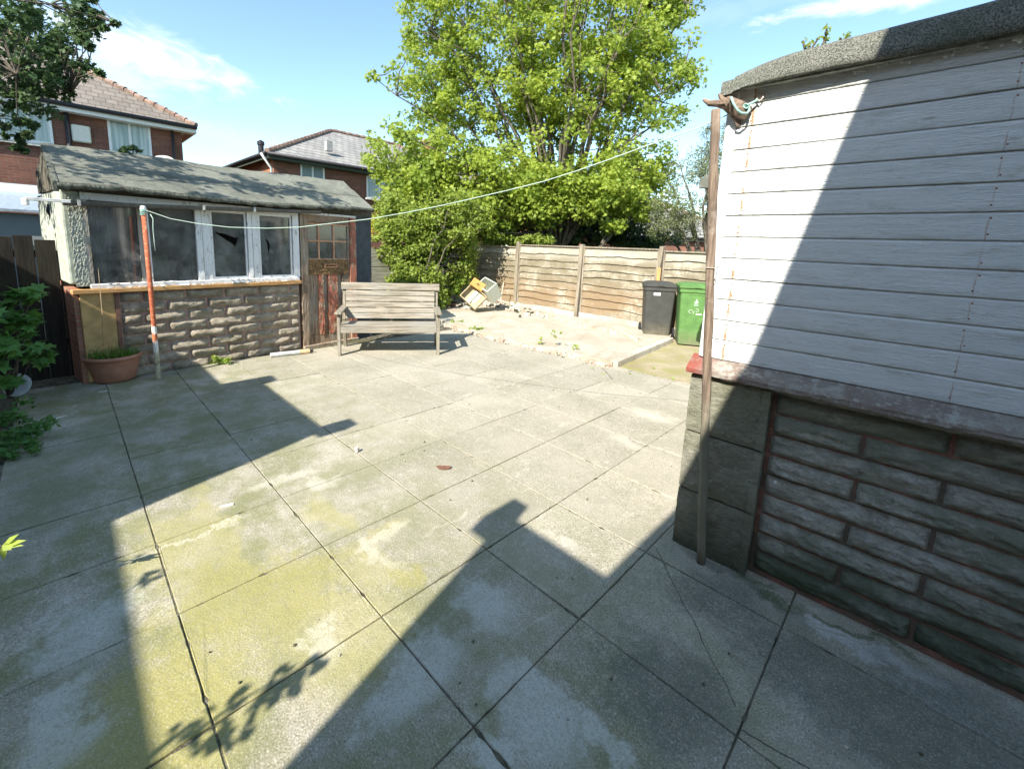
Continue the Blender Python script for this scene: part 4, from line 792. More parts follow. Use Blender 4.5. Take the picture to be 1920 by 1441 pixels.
# ================================================================== WHEELIE BINS
def wheelie(name, label, fl, frt, h, mat, lidmat, green):
    o = thing(name, label, 'wheelie bin'); a, b = Vector(fl), Vector(frt); x = (b-a); x.z = 0; w = x.length; x.normalize(); f = F(a, x=x, y=Vector((-x.y, x.x, 0)))
    wb, wt, db, dt = w, w+.075, .50, .62; hb = h-.09
    mb = MB(); n = 10; prof = [(0, 0), (.03, .0)]
    rings = []
    for i in range(n+1):
        v = i/n; ww = wb+(wt-wb)*v; dd = db+(dt-db)*v; x0 = -(ww-wb)/2; y0 = -.03*v; z = .02+(hb-.02)*v; r = .035
        ring = []
        for cx_, cy_, a0 in ((x0+r, y0+r, pi), (x0+ww-r, y0+r, 1.5*pi), (x0+ww-r, y0+dd-r, 0), (x0+r, y0+dd-r, .5*pi)):
            for k in range(4): an = a0+k*pi/6; ring.append(f.p(cx_+cos(an)*r, cy_+sin(an)*r, z))
        rings += ring
    m = 16; mb.add(rings, [(i*m+j, i*m+(j+1) % m, (i+1)*m+(j+1) % m, (i+1)*m+j) for i in range(n) for j in range(m)]+[tuple(range(m))[::-1], tuple(n*m+j for j in range(m))])
    body = mb.build('body', mat, o, smooth=False, bevel=0)
    mb = MB(); e = (wt-wb)/2   # collar under the lid
    mb.box(f, -e-.012, wb+e+.012, -.045, -.028, hb-.07, hb-.002); mb.box(f, -e-.013, -e-.001, -.0275, dt-.03, hb-.07, hb-.002); mb.box(f, wb+e+.001, wb+e+.013, -.0275, dt-.03, hb-.07, hb-.002); mb.box(f, -e, wb+e, dt-.029, dt+.02, hb-.08, hb-.002); mb.build('rim', mat, o, bevel=.006, seg=2)
    mb = MB()
    def lidp(u, v):
        xx = -e-.028+(wb+2*e+.056)*u; yy = -.065+(dt+.085)*v; ed = min(u, 1-u, v, 1-v); dome = .035*(1-(2*u-1)**4)*(1-(2*v-1)**4)+.018*(1 if ed > .1 else ed/.1); return f.p(xx, yy, hb+.035+dome)
    mb.grid(lidp, 16, 16); mb.box(f, -e-.028, wb+e+.028, -.065, dt+.02, hb+.001, hb+.034); lid = mb.build('lid', lidmat, o, smooth=False, bevel=.006, seg=2)
    mb = MB(); mb.tube([f.p(-e+.02, dt+.06, hb+.01), f.p(wb+e-.02, dt+.06, hb+.01)], .014, 8); [mb.box(f, xx-.014, xx+.014, dt+.021, dt+.06, hb-.03, hb+.03) for xx in (-e+.03, wb/2, wb+e-.03)]; mb.build('handle', lidmat, o)
    mb = MB(); mb.box(f, wb/2-.06, wb/2+.06, -.075, -.060, hb+.012, hb+.03); mb.build('lid_grip', lidmat, lid, bevel=.003)
    rub = simple('bin_wheel_rubber', (.025, .025, .025))
    for xx in (-.035, wb+.035): mb = MB(); c = f.p(xx, db+.02, .10); mb.lathe(c-f.x*.022, ((0, 0), (.06, 0), (.085, -.0), (.10, .01), (.10, .035), (.085, .045), (.0, .044)), 20, f.x); mb.build('wheel', rub, o)
    tilt = (wt-wb)/2
    def front(l, z, out=.004): v = z/hb; return f.p(l, -.03*v-out, z)
    wm_ = simple('bin_print_white', (.78, .80, .78), var=.05)
    if green:
        mb = MB()
        for l in (.075, w-.075):   # moulded panel edges on the front
            mb.hexa([front(l-.008, .05, .0), front(l+.008, .05, .0), front(l+.008, .05, -.02), front(l-.008, .05, -.02), front(l-.008, hb-.10, .010), front(l+.008, hb-.10, .010), front(l+.008, hb-.10, -.02), front(l-.008, hb-.10, -.02)])
        for l0_, l1_ in ((.083, w/2-.004), (w/2+.004, w-.083)):
            pass
        mb.hexa([front(.083, hb-.112, .006), front(w-.083, hb-.112, .006), front(w-.083, hb-.112, -.02), front(.083, hb-.112, -.02), front(.083, hb-.10, .006), front(w-.083, hb-.10, .006), front(w-.083, hb-.10, -.02), front(.083, hb-.10, -.02)])
        mb.build('moulded_rib', mat, body)
        # printed emblem: fan of petals above a bowl, swirls and a short line of print
        mb = MB(); cx_, cz = w*.50, .745
        def petal(c, ang, ln, wd, c2=(0, 0)):
            u = Vector((sin(ang), cos(ang))); vv = Vector((cos(ang), -sin(ang))); P = [Vector(c), Vector(c)+u*ln*.55+vv*wd, Vector(c)+u*ln, Vector(c)+u*ln*.55-vv*wd]; mb.add([front(p.x, p.y, .0062) for p in P], [(0, 1, 2, 3)])
        for an, ln in ((-1.1, .035), (-.6, .05), (0, .085), (.6, .05), (1.1, .035)): petal((cx_, cz), an, ln, .009)
        for k in range(3): z = cz-.012-.014*k; mb.add([front(cx_-.035, z, .0062), front(cx_+.035, z, .0062), front(cx_+.032, z-.006, .0062), front(cx_-.032, z-.006, .0062)], [(0, 1, 2, 3)])
        mb.build('printed_emblem', simple('faded_emblem', (.55, .74, .60)), body)
        mb = MB()
        for cc, rr, a0_, a1_ in (((cx_-.075, .60), .032, .5, 5.2), ((cx_+.02, .63), .028, -2, 2.4), ((cx_-.02, .59), .02, 1, 5)):
            for k in range(10):
                aa = a0_+(a1_-a0_)*k/10; ab_ = a0_+(a1_-a0_)*(k+.7)/10; P = [(cc[0]+cos(q)*r_, cc[1]+sin(q)*r_) for q, r_ in ((aa, rr), (ab_, rr), (ab_, rr-.006), (aa, rr-.006))]; mb.add([front(*p, .0062) for p in P], [(0, 1, 2, 3)])
        for k in range(5): mb.add([front(cx_+.01+k*.019, .555-.001*k, .0062), front(cx_+.024+k*.019, .555-.001*k, .0062), front(cx_+.024+k*.019, .57, .0062), front(cx_+.01+k*.019, .57, .0062)], [(0, 1, 2, 3)])
        mb.build('printed_swirls', wm_, body)
    else:
        mb = MB(); P = [(.11, .80), (.225, .80), (.225, .85), (.11, .85)]; mb.add([front(*p, .004) for p in P], [(0, 1, 2, 3)]); lb = mb.build('label', wm_, body)
        mb = MB(); g = random.Random(4)
        for k in range(7): l = .122+k*.013; z0, z1 = .812+g.uniform(0, .006), .828+g.uniform(-.003, .01); mb.add([front(l, z0, .0048), front(l+.008, z0, .0048), front(l+.010, z1, .0048), front(l+.003, z1, .0048)], [(0, 1, 2, 3)])
        mb.build('label_print', simple('label_ink', (.03, .03, .05)), lb)
    return o
def binmat(name, c, pale):
    t = NT(name); n = t.noise(7, 6, .7); sc_ = t.noise(1, 7, .8, t.sc(t.P, (50, 50, 9))); z = sep(t, t.P, 2)
    k = t.mix(t.rmp(n, .35, .68), c, tuple(x*1.35 for x in c)); k = t.mix(t.rmp(sc_, .60, .70, 0, .5), k, pale); k = t.mix(t.math('MULTIPLY', t.rmp(z, .35, .0), t.rmp(n, .3, .6, .2, .8)), k, (.17, .15, .10))
    t.col(k); t.rough(.6); t.b.inputs['Specular IOR Level'].default_value = .4; t.bump(sc_, .002); return t.mat
M['binblk'] = binmat('black_bin_plastic', (.045, .046, .042), (.13, .13, .12)); M['bingrn'] = binmat('green_bin_plastic', (.080, .175, .048), (.20, .33, .14))
wheelie('wheelie_bin', 'dark grey wheelie bin with a small white label, against the wooden fence', G(1206, 632), G(1254, 636), 1.045, M['binblk'], M['binblk'], False)['group'] = 'wheelie bins by the fence'
wheelie('wheelie_bin', 'green wheelie bin with a faded white emblem beside the brown pole', G(1270, 646), G(1323, 651), 1.085, M['bingrn'], M['bingrn'], True)['group'] = 'wheelie bins by the fence'

# ================================================================== FENCES
def fencewood(name, fr, dz=0):
    t = NT(name); Pf = t.frame(fr); st = t.noise(1, 6, .7, t.sc(Pf, (3, 20, 40)), .8); vt = t.noise(1, 5, .7, t.sc(Pf, (22, 22, 3))); b = t.noise(1, 5, .65, t.sc(Pf, (1.1, 1, 3.0))); z = sep(t, Pf, 2)
    c = t.mix(t.rmp(st, .35, .65), (.27, .235, .175), (.45, .415, .335)); c = t.mix(t.rmp(b, .38, .58, 0, .8), c, (.165, .13, .08)); c = t.mix(t.rmp(vt, .44, .62, 0, .7), c, (.18, .16, .09))
    low = t.math('MULTIPLY', t.rmp(z, 1.0, .5), t.rmp(b, .35, .5)); c = t.mix(t.math('MULTIPLY', low, .55), c, (.27, .17, .09)); kn = t.voro(3.5, t.sc(Pf, (1, 1, 3))); c = t.mix(t.rmp(kn.outputs['Distance'], .10, .03, 0, .5), c, (.16, .10, .06)); c = t.mix(t.rmp(t.noise(1, 7, .8, t.sc(Pf, (5, 5, 16))), .52, .60, 0, .55), c, (.21, .185, .13)); c = t.mix(t.math('MULTIPLY', t.rmp(z, 1.25, 1.5), .45), c, (.46, .445, .385))
    t.col(c); t.bump(st, .012); return t.mat
FE = F(ab(0, 8.4), x=A.x, y=A.y); M['fence'] = fencewood('waney_fence', FE)
M['post'] = wood('fence_post_wood', FE, (.33, .285, .215), (.16, .13, .095), 2, 2.5, green=(.22, .21, .13))
def waney(mb, fr, l0, l1, z0, z1, nb, seed, d=0, amp=.022, ndiv=46):
    h = (z1-z0)/nb
    for i in range(nb):
        za = z0+i*h; s = seed*13+i*3.7
        lo = lambda l: za-.012+amp*1.6*nz((l*1.6, s, 0))+amp*.8*nz((l*6, s, 4)); 
        mb.grid(lambda u, v: (lambda l: fr.p(l, d-.034*(1-v)+.004*nz((l*5, s, v*3)), lo(l)+(za+h+.012-lo(l))*v))(l0+(l1-l0)*u), ndiv, 3)
        mb.add([fr.p(l0+(l1-l0)*k/ndiv, d+dd, lo(l0+(l1-l0)*k/ndiv)) for k in range(ndiv+1) for dd in (-.034, -.004)], [(2*k, 2*k+2, 2*k+3, 2*k+1) for k in range(ndiv)])
FN = thing('wooden_fence', 'long weathered waney board fence behind the wheelie bins and the raised paving', 'fence')
def main_fence():
    pl = [(-9.25, 1.6)]; pxs = ((972, 453, 966, 566), (1092, 458, 1076, 602), (1242, 462, 1222, 545))
    posts = []
    for (a_, b_, c_, d_) in pxs: t_, q_ = FE.hit(a_, b_, -.03), FE.hit(c_, d_, -.03); posts.append((t_, q_))
    tops = [(-9.25, 1.63)]+[p[0] for p in posts]; step = tops[3][0]-tops[2][0]
    tops += [(tops[3][0]+1.88, 1.66), (tops[3][0]+3.76, 1.66)]
    for i in range(len(tops)-1):
        l0, l1 = tops[i][0]+.05, tops[i+1][0]-.05; z1 = min(tops[i][1], tops[i+1][1])-.045
        mb = MB(); waney(mb, FE, l0+.0, l1, .17, z1-.03, 9, i+1); pn = mb.build('fence_panel', M['fence'], FN, smooth=False)
        mb = MB(); mb.box(FE, l0-.01, l1+.01, -.045, .03, z1-.028, z1, .003); 
        for l in (l0+.012, l1-.012): mb.box(FE, l-.018, l+.018, -.036, -.022, .16, z1-.03, .002)
        mb.build('panel_frame', M['post'], pn)
        mb = MB(); mb.box(FE, l0, l1, .0, .04, .10, z1-.05); mb.build('panel_back', simple('fence_back', (.2, .17, .12)), pn)
        mb = MB(); mb.box(FE, l0-.02, l1+.02, -.03, .03, -.10, .16, .004); mb.build('gravel_board', M['kerb'], FN, bevel=.005)
    for i, tp in enumerate(tops):
        lean = 0.0
        if 1 <= i <= 3: q_ = posts[i-1][1]; lean = (q_[0]-tp[0])/max(.3, tp[1]-q_[1])
        mb = MB(); mb.bar(FE.p(tp[0]+lean*tp[1]*.6, -.02, -.1), FE.p(tp[0], -.02, tp[1]), .085, .085, up=FE.y); mb.build('fence_post', M['post'], FN, bevel=.006)
    mb = MB(); t3 = tops[3]; mb.box(FE, t3[0]-.04, t3[0]+.035, -.075, -.064, 1.02, 1.28); mb.build('repair_batten', M['newwood'], FN)
main_fence()
FB = F(ab(-9.3, 0), x=A.y, y=-A.x); M['fenceb'] = wood('grey_back_fence', FB, (.42, .41, .34), (.20, .19, .14), 0, 3, green=(.26, .30, .18))
FN2 = thing('back_fence', 'grey horizontal board fence between the old shed and the ivy', 'fence')
z1 = FB.hit(738, 440)[1]; lp_ = FB.hit(738, 440)[0]
mb = MB(); nb = 6
for i in range(nb): mb.box(FB, 2.2, lp_-.06, -.02+.003*(i % 2), .01, .1+i*(z1-.42)/nb*1.0, .1+(i+1)*(z1-.42)/nb-.012, .004)
mb.build('fence_panel', M['fenceb'], FN2, bevel=.004)
mb = MB(); waney(mb, FB, lp_+.12, 8.3, .1, z1-.25, 8, 9); mb.build('fence_panel', M['fenceb'], FN2)
for l, h in ((lp_-.04, z1+.0), (lp_+.09, z1+.02), (6.9+.9, 1.7)): mb = MB(); mb.bar(FB.p(l, -.03, -.1), FB.p(l+.01, -.03, h), .085, .08, up=FB.y); mb.build('fence_post', M['fenceb'], FN2, bevel=.006)
FD = F(ab(-6.55, 0), x=-A.y, y=-A.x); dk = wood('dark_fence_boards', FD, (.028, .023, .017), (.012, .010, .008), 2, 2.5, green=(.03, .035, .018))  # boards coloured near black to carry the tree's shade
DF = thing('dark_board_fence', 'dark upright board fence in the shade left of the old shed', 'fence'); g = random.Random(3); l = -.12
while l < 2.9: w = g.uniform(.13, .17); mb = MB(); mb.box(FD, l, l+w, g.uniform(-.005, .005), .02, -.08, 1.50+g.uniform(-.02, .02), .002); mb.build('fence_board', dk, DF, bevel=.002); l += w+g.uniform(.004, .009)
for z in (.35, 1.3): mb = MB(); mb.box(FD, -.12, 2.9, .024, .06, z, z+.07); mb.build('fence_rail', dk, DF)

# ================================================================== HOUSES BEYOND
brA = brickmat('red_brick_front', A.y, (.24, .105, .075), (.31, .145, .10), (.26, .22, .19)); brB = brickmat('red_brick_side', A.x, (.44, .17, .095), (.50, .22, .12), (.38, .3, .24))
tlA = tilemat('weathered_tiles_front', A.y, (.20, .17, .145), (.255, .22, .19), (.13, .105, .09)); tlB = tilemat('weathered_tiles_side', A.x, (.24, .195, .155), (.29, .24, .2), (.15, .12, .09))
slA = tilemat('grey_slates_front', A.y, (.26, .25, .24), (.34, .33, .31), (.12, .115, .11), .3, .16); slB = tilemat('grey_slates_side', A.x, (.24, .23, .22), (.30, .29, .28), (.12, .11, .1), .3, .16)
upvc = simple('white_window_frame', (.78, .78, .77), var=.05, rough=.4); blackp = simple('black_plastic', (.03, .03, .035), rough=.5)
t = NT('house_glass'); t.col(t.mix(t.noise(2), (.16, .22, .24), (.30, .36, .38))); t.rough(.06); t.b.inputs['Specular IOR Level'].default_value = .8; M['hglass'] = t.mat
t = NT('curtained_glass'); t.col(t.mix(t.rmp(t.noise(1, 3, .5, t.sc(t.P, (14, 14, .8))), .35, .65), (.26, .34, .32), (.46, .52, .50))); t.rough(.12); t.b.inputs['Specular IOR Level'].default_value = .6; M['cglass'] = t.mat
def window(fr, l0, l1, z0, z1, parent, panes=2, glass='hglass', split=None, sill=True):
    fo = MB(); w = .06; d = -.035; fo.box(fr, l0, l1, d, .05, z0, z0+w); fo.box(fr, l0, l1, d, .05, z1-w, z1); xs = [l0, l1-w]+([l0+(l1-l0)*s-w/2 for s in (split or [i/panes for i in range(1, panes)])])
    for x in xs: fo.box(fr, x, x+w, d-.002, .049, z0+w+.001, z1-w-.001)
    o = fo.build('window', upvc, parent, bevel=.004); mb = MB(); mb.add([fr.p(l0+w*.5, -.01, z0+w*.5), fr.p(l1-w*.5, -.01, z0+w*.5), fr.p(l1-w*.5, -.01, z1-w*.5), fr.p(l0+w*.5, -.01, z1-w*.5)], [(0, 1, 2, 3)]); mb.build('window_pane', M[glass], o)
    if sill: mb = MB(); mb.box(fr, l0-.06, l1+.06, -.10, .04, z0-.09, z0-.003); mb.build('window_sill', simple('stone_sill', (.6, .58, .53)), o, bevel=.01)
    return o
def hip_house(name, label, fr, Lw, dep, ze, pitch, mats, over=.35, hip_r=True, hip_l=True, group=None, fascia=None, ridge=None):
    """fr: facade plane, x along it; wall from l=Lw[0] to Lw[1]; depth dep"""
    o = thing(name, label, 'house', group); l0, l1 = Lw; br1, br2, t1, t2 = mats
    mb = MB(); mb.mi = 0; P = lambda l, d, z: fr.p(l, d, z)
    mb.add([P(l0, 0, -.1), P(l1, 0, -.1), P(l1, 0, ze), P(l0, 0, ze)], [(0, 1, 2, 3)]); mb.add([P(l0, dep, -.1), P(l1, dep, -.1), P(l1, dep, ze), P(l0, dep, ze)], [(0, 3, 2, 1)]); mb.mi = 1
    mb.add([P(l0, 0, -.1), P(l0, dep, -.1), P(l0, dep, ze), P(l0, 0, ze)], [(0, 3, 2, 1)]); mb.add([P(l1, 0, -.1), P(l1, dep, -.1), P(l1, dep, ze), P(l1, 0, ze)], [(0, 1, 2, 3)]); mb.build('wall', [br1, br2], o)
    e = over; h = (dep/2+e)*math.tan(R(pitch)); rl = l0-e+((dep/2+e) if hip_l else 0); rr = l1+e-((dep/2+e) if hip_r else 0); zb = ze-.02; dm = dep/2
    mb = MB(); c = [P(l0-e, -e, zb), P(l1+e, -e, zb), P(l1+e, dep+e, zb), P(l0-e, dep+e, zb), P(rl, dm, zb+h), P(rr, dm, zb+h)]
    mb.mi = 0; mb.add([c[0], c[1], c[5], c[4]], [(0, 1, 2, 3)]); mb.add([c[3], c[2], c[5], c[4]], [(0, 3, 2, 1)]); mb.mi = 1; mb.add([c[1], c[2], c[5]], [(0, 1, 2)]); mb.add([c[0], c[3], c[4]], [(0, 2, 1)]); mb.mi = 2; mb.add([q-Vector((0, 0, .012)) for q in c[:4]], [(0, 3, 2, 1)])
    rf = mb.build('roof', [t1, t2, fascia or upvc], o)
    mb = MB(); rt = ridge or M['ridge']; g = random.Random(1)
    for a, b in ((c[4], c[5]),)+(((c[5], c[1]),) if hip_r else ())+(((c[4], c[0]),) if hip_l else ()):
        L = (b-a).length; n = max(1, int(L/.33)); 
        for i in range(n): q0 = a.lerp(b, i/n)+Vector((0, 0, .02)); q1 = a.lerp(b, (i+.97)/n)+Vector((0, 0, .045)); mb.tube([q0, q1], [.085, .095], 7)
    mb.build('ridge_tiles', rt, rf)
    mb = MB(); mb.box(fr, l0-e+.02, l1+e-.02, -e+.001, -e+.03, zb-.19, zb-.014); mb.box(fr, l0-e+.02, l1+e-.02, -e+.032, -.002, zb-.19, zb-.17); mb.box(fr, l1+e-.03, l1+e-.001, -e+.031, dep+e, zb-.19, zb-.014); mb.box(fr, l0-e+.001, l0-e+.03, -e+.031, dep+e, zb-.19, zb-.014); mb.build('fascia', fascia or upvc, o)
    mb = MB(); mb.tube([P(l0-e, -e-.06, zb-.03), P(l1+e, -e-.06, zb-.03)], .06, 8); mb.tube([P(l0-e-.06, -e, zb-.03), P(l0-e-.06, dep+e, zb-.03)], .06, 8); mb.build('gutter', blackp, o, smooth=True)
    return o, rf, h
M['ridge'] = simple('terracotta_ridge', (.23, .155, .12), var=.4, sc=6)
# left house
c1 = pt(341, 262, 14.5); H1 = F((c1.x, c1.y, 0), x=A.y, y=-A.x)
ze1 = H1.hit(346, 240, -.3)[1]+.1
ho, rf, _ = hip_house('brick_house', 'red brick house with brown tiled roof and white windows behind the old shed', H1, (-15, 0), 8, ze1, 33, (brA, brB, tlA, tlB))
def rectpx(fr, x0, y0, x1, y1, d=0):
    a, b = fr.hit(x0, y0, d), fr.hit(x1, y1, d); return a[0], b[0], b[1], a[1]
zt_ = H1.hit(240, 228)[1]; zb_ = H1.hit(240, 291)[1]
window(H1, H1.hit(203, 255)[0], H1.hit(283, 262)[0], zb_, zt_, ho, 2, 'cglass')
window(H1, H1.hit(-40, 240)[0], H1.hit(98, 240)[0], zb_-.0, zt_+.02, ho, 3, 'cglass')
mb = MB(); a = H1.hit(128, 215), H1.hit(128, 268); mb.tube([H1.p(a[0][0]-.05, -.1, a[0][1]+.3), H1.p(a[0][0]-.05, -.1, 0)], .055, 8); mb.build('soil_pipe', blackp, ho, smooth=True)
mb = MB(); mb.tube([H1.p(-.25, -.08, ze1-.1), H1.p(-.25, -.08, 0)], .04, 8); mb.build('downpipe', blackp, ho, smooth=True)
vl = H1.hit(152, 250); mb = MB(); mb.box(H1, vl[0]-.2, vl[0]+.2, -.12, -.001, vl[1]-.26, vl[1]+.2); mb.build('wall_vent', simple('cream_vent', (.72, .70, .62), var=.05), ho, bevel=.03)
vp = H1.hit(121, 180, 1.2); mb = MB(); mb.tube([H1.p(vp[0], 1.2, vp[1]-.8), H1.p(vp[0], 1.2, vp[1]+.25)], .07, 10); mb.build('flue', upvc, rf, smooth=True)
mb = MB(); dsh = H1.hit(306, 292, -.4); dc = H1.p(dsh[0], -.4, dsh[1]-.36); mb.lathe(dc, ((0, 0), (.15, .012), (.28, .045), (.38, .09), (.38, .10), (.28, .055), (0, .01)), 24, (A.x*.8-A.y*.3+Vector((0, 0, .45)))); mb.tube([dc, dc+A.x*.0-A.x*.35], .02, 6); mb.build('satellite_dish', simple('grey_dish', (.62, .62, .60), rough=.4), ho, smooth=True)
# lean-to of the left house
c2 = pt(96, 420, 9.0); HL = F((c2.x, c2.y, 0), x=A.y, y=-A.x)
LT = thing('lean_to', 'grey panelled lean-to with a white roof edge at the far left behind the dark fence', 'lean-to')
za = HL.hit(40, 398)[1]; mb = MB(); mb.box(HL, -6, 0, 0, 3, -.1, za-.02); mb.build('wall', simple('grey_panel_wall', (.30, .32, .32), var=.1, sc=2), LT)
mb = MB(); mb.hexa([HL.p(-6, -.15, za), HL.p(.1, -.15, za), HL.p(.1, 3, za+.5), HL.p(-6, 3, za+.5), HL.p(-6, -.15, za+.05), HL.p(.1, -.15, za+.05), HL.p(.1, 3, za+.56), HL.p(-6, 3, za+.56)]); mb.build('roof', simple('blue_grey_sheet', (.30, .36, .42), rough=.4), LT)
mb = MB(); zt3 = HL.hit(40, 346, 3)[1]; mb.box(HL, -6, HL.hit(76, 360, 3)[0], 2.9, 2.95, zt3-.3, zt3); mb.build('fascia', upvc, LT)
# middle house
c3 = pt(512, 296, 16.0); H2 = F((c3.x, c3.y, 0), x=A.y, y=-A.x)
dark = simple('dark_green_fascia', (.06, .075, .06))
ze2 = H2.hit(520, 293, -.3)[1]+.1
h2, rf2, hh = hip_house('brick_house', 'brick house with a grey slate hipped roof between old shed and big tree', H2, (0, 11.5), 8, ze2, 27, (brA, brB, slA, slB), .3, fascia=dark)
z0, z1 = H2.hit(585, 345)[1], H2.hit(585, 309)[1]
window(H2, H2.hit(563, 320)[0], H2.hit(608, 322)[0], z0, z1, h2, 2)
window(H2, H2.hit(687, 350)[0], H2.hit(707, 350)[0]+.7, H2.hit(695, 371)[1], H2.hit(695, 331)[1], h2, 2)
mb = MB(); q = H2.p(.05, -.1, 0); mb.tube([H2.p(-.5, -.35, ze2-.1), H2.p(-.10, -.08, ze2-.5), H2.p(-.10, -.08, 0)], .04, 8); mb.build('downpipe', upvc, h2, smooth=True)
mb = MB(); v = pt(489, 272, 17.5); mb.tube([v-Vector((0, 0, .7)), v+Vector((0, 0, .05))], .10, 10); mb.lathe(v, ((.13, 0), (.13, .12), (.0, .2)), 12); mb.build('flue', blackp, rf2)
mb = MB(); v = pt(616, 271, 18.0); mb.box(F(v, yaw=45), -.12, .12, -.12, .12, -.25, .12); mb.build('roof_vent', simple('grey_vent', (.3, .3, .3)), rf2)
def chimney(base, w, h, parent, pots=2):
    f = F(base, yaw=45); mb = MB(); mb.box(f, -w/2, w/2, -w/3, w/3, -1.5, h); mb.box(f, -w/2-.05, w/2+.05, -w/3-.05, w/3+.05, h-.18, h-.06); o = mb.build('chimney', brB, parent)
    for i in range(pots): mb = MB(); mb.lathe(f.p((i-(pots-1)/2)*w/pots, 0, h), ((.12, 0), (.10, .35), (.13, .38), (.11, .4)), 12); mb.build('chimney_pot', M['ridge'], o, smooth=True)
rp = H2.p(9.9, 4.0, ze2+hh-.1); chimney(rp, .8, .75, rf2, 0)
# far houses glimpsed through the trees
for (px, D, wd, px2, tone, lab) in ((1090, 34, 10, 1092, 0, 'far brick house with a red chimney glimpsed through the big tree'), (1240, 24, 9, 0, 1, 'low far brick house with grey roof above the fence beside the white shed'),):
    c = pt(px, 440, D); f = F((c.x, c.y, 0), x=(1, 0, 0), y=(0, 1, 0)); top = 3.3 if tone else 4.9
    fo, ff, fh = hip_house('distant_house', lab, f, (-wd/2, wd/2), 7, top-.9 if tone else top, 30, (brA, brB, slA, slB), .3, group='distant houses', fascia=dark)
    if px2: chimney(f.p(.1, 3.5, top+fh-.3), 1.1, 1.3, ff)
# small roof end behind the white shed
c = pt(1312, 340, 5.0); OB = F((c.x, c.y, 0), x=WH.x, y=WH.y); zt4 = OB.hit(1325, 330)[1]
OT = thing('side_porch', 'small felt covered porch roof poking out beyond the white shed', 'porch')
mb = MB(); mb.box(OB, .0, 3, -.0, .1, zt4-.13, zt4, .008); mb.box(OB, .0, 3, .101, 1.2, zt4-.06, zt4+.03); mb.build('roof', M['felt'], OT, bevel=.01)
mb = MB(); mb.box(OB, .55, 3, .25, .33, -.1, zt4-.07); mb.build('wall', simple('porch_wall', (.5, .5, .46)), OT)

# ================================================================== OUR OWN HOUSE AND THE NEIGHBOUR'S, behind the camera (they throw the shade)
hb = brickmat('own_house_brick', A.x, (.34, .15, .10), (.42, .2, .13), (.4, .35, .3)); rend = simple('cream_render_wall', (.62, .58, .5))
def block(name, label, pieces, gut):
    o = thing(name, label, 'house')
    for (l0, l1, d0, d1, h) in pieces:
        mb = MB(); sp = .36*(d1-d0) if d1 == -3.94 else 0       # unseen side splayed so the block's shadow edge falls at a slant
        mb.hexa([A.p(l, d, z) for z in (-.1, h) for l, d in ((l0+sp, d0), (l1, d0), (l1, d1), (l0, d1))]); mb.build('wall', hb, o)
    for (l0, l1, d0, d1, z0, z1) in gut: mb = MB(); mb.box(A, l0, l1, d0, d1, z0, z1); mb.build('gutter', blackp, o)
    return o
OH = block('own_house', 'brick house behind the photographer whose shadow falls over the patio', ((.054, 8, -6.8, -3.94, 5.0), (.722, 6, -3.938, -2.1, 5.0), (-1.778, 9, -12, -5.64, 4.998)), ((-.02, .10, -4.1, -3.82, 4.9, 5.03), (.06, .30, -3.938, -3.70, 4.72, 4.76), ))
mb = MB(); mb.hexa([A.p(l, d, z) for z in (-.1, 5.0) for l, d in ((.722, -2.098), (6, -2.098), (6, -.43), (.575, -.43))]); mb.build('wall', hb, OH)  # unseen wing end, tapered to steer its shadow edge on the white shed
block('neighbour_house', 'neighbouring brick house behind the left edge of the patio', ((-3.42, -1.78, -12, -4.25, 5.0), (-5.10, -3.421, -12, -4.60, 5.0), (-12, -5.101, -12, -4.65, 5.0)), ((-1.86, -1.70, -4.248, -4.02, 4.9, 5.03), (-3.60, -3.38, -4.6, -4.1, 4.9, 5.01)))

# ================================================================== TREES AND PLANTS
bark = (lambda t: (t.col(t.mix(t.rmp(t.noise(1, 6, .7, t.sc(t.P, (18, 18, 4))), .35, .65), (.055, .045, .035), (.17, .145, .11))), t.bump(t.noise(1, 6, .7, t.sc(t.P, (18, 18, 4))), .02), t.mat)[-1])(NT('bark'))
M['lf_big'] = leafmat('sycamore_leaf', (.12, .20, .025), (.40, .47, .075), .48)
M['lf_bush'] = leafmat('bush_leaf', (.11, .17, .025), (.33, .40, .07), .42)
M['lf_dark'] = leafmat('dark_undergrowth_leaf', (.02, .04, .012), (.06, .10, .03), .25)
M['lf_olive'] = leafmat('olive_leaf', (.10, .13, .05), (.26, .29, .14), .35)
M['lf_yel'] = leafmat('yellow_blossom', (.55, .42, .02), (.80, .66, .05), .3)
M['lf_left'] = leafmat('shade_tree_leaf', (.035, .075, .03), (.12, .19, .07), .35)
M['lf_plant'] = leafmat('shade_plant_leaf', (.05, .13, .03), (.15, .32, .07), .35)
M['lf_grass'] = leafmat('grass_blade', (.06, .15, .02), (.18, .33, .05), .3)
M['lf_weed'] = leafmat('weed_leaf', (.14, .24, .03), (.36, .46, .08), .35)
def E_(px, py, D, rx, ry, rz_, w=1): c = pt(px, py, D); return (c.x, c.y, c.z, rx, ry, rz_, w)
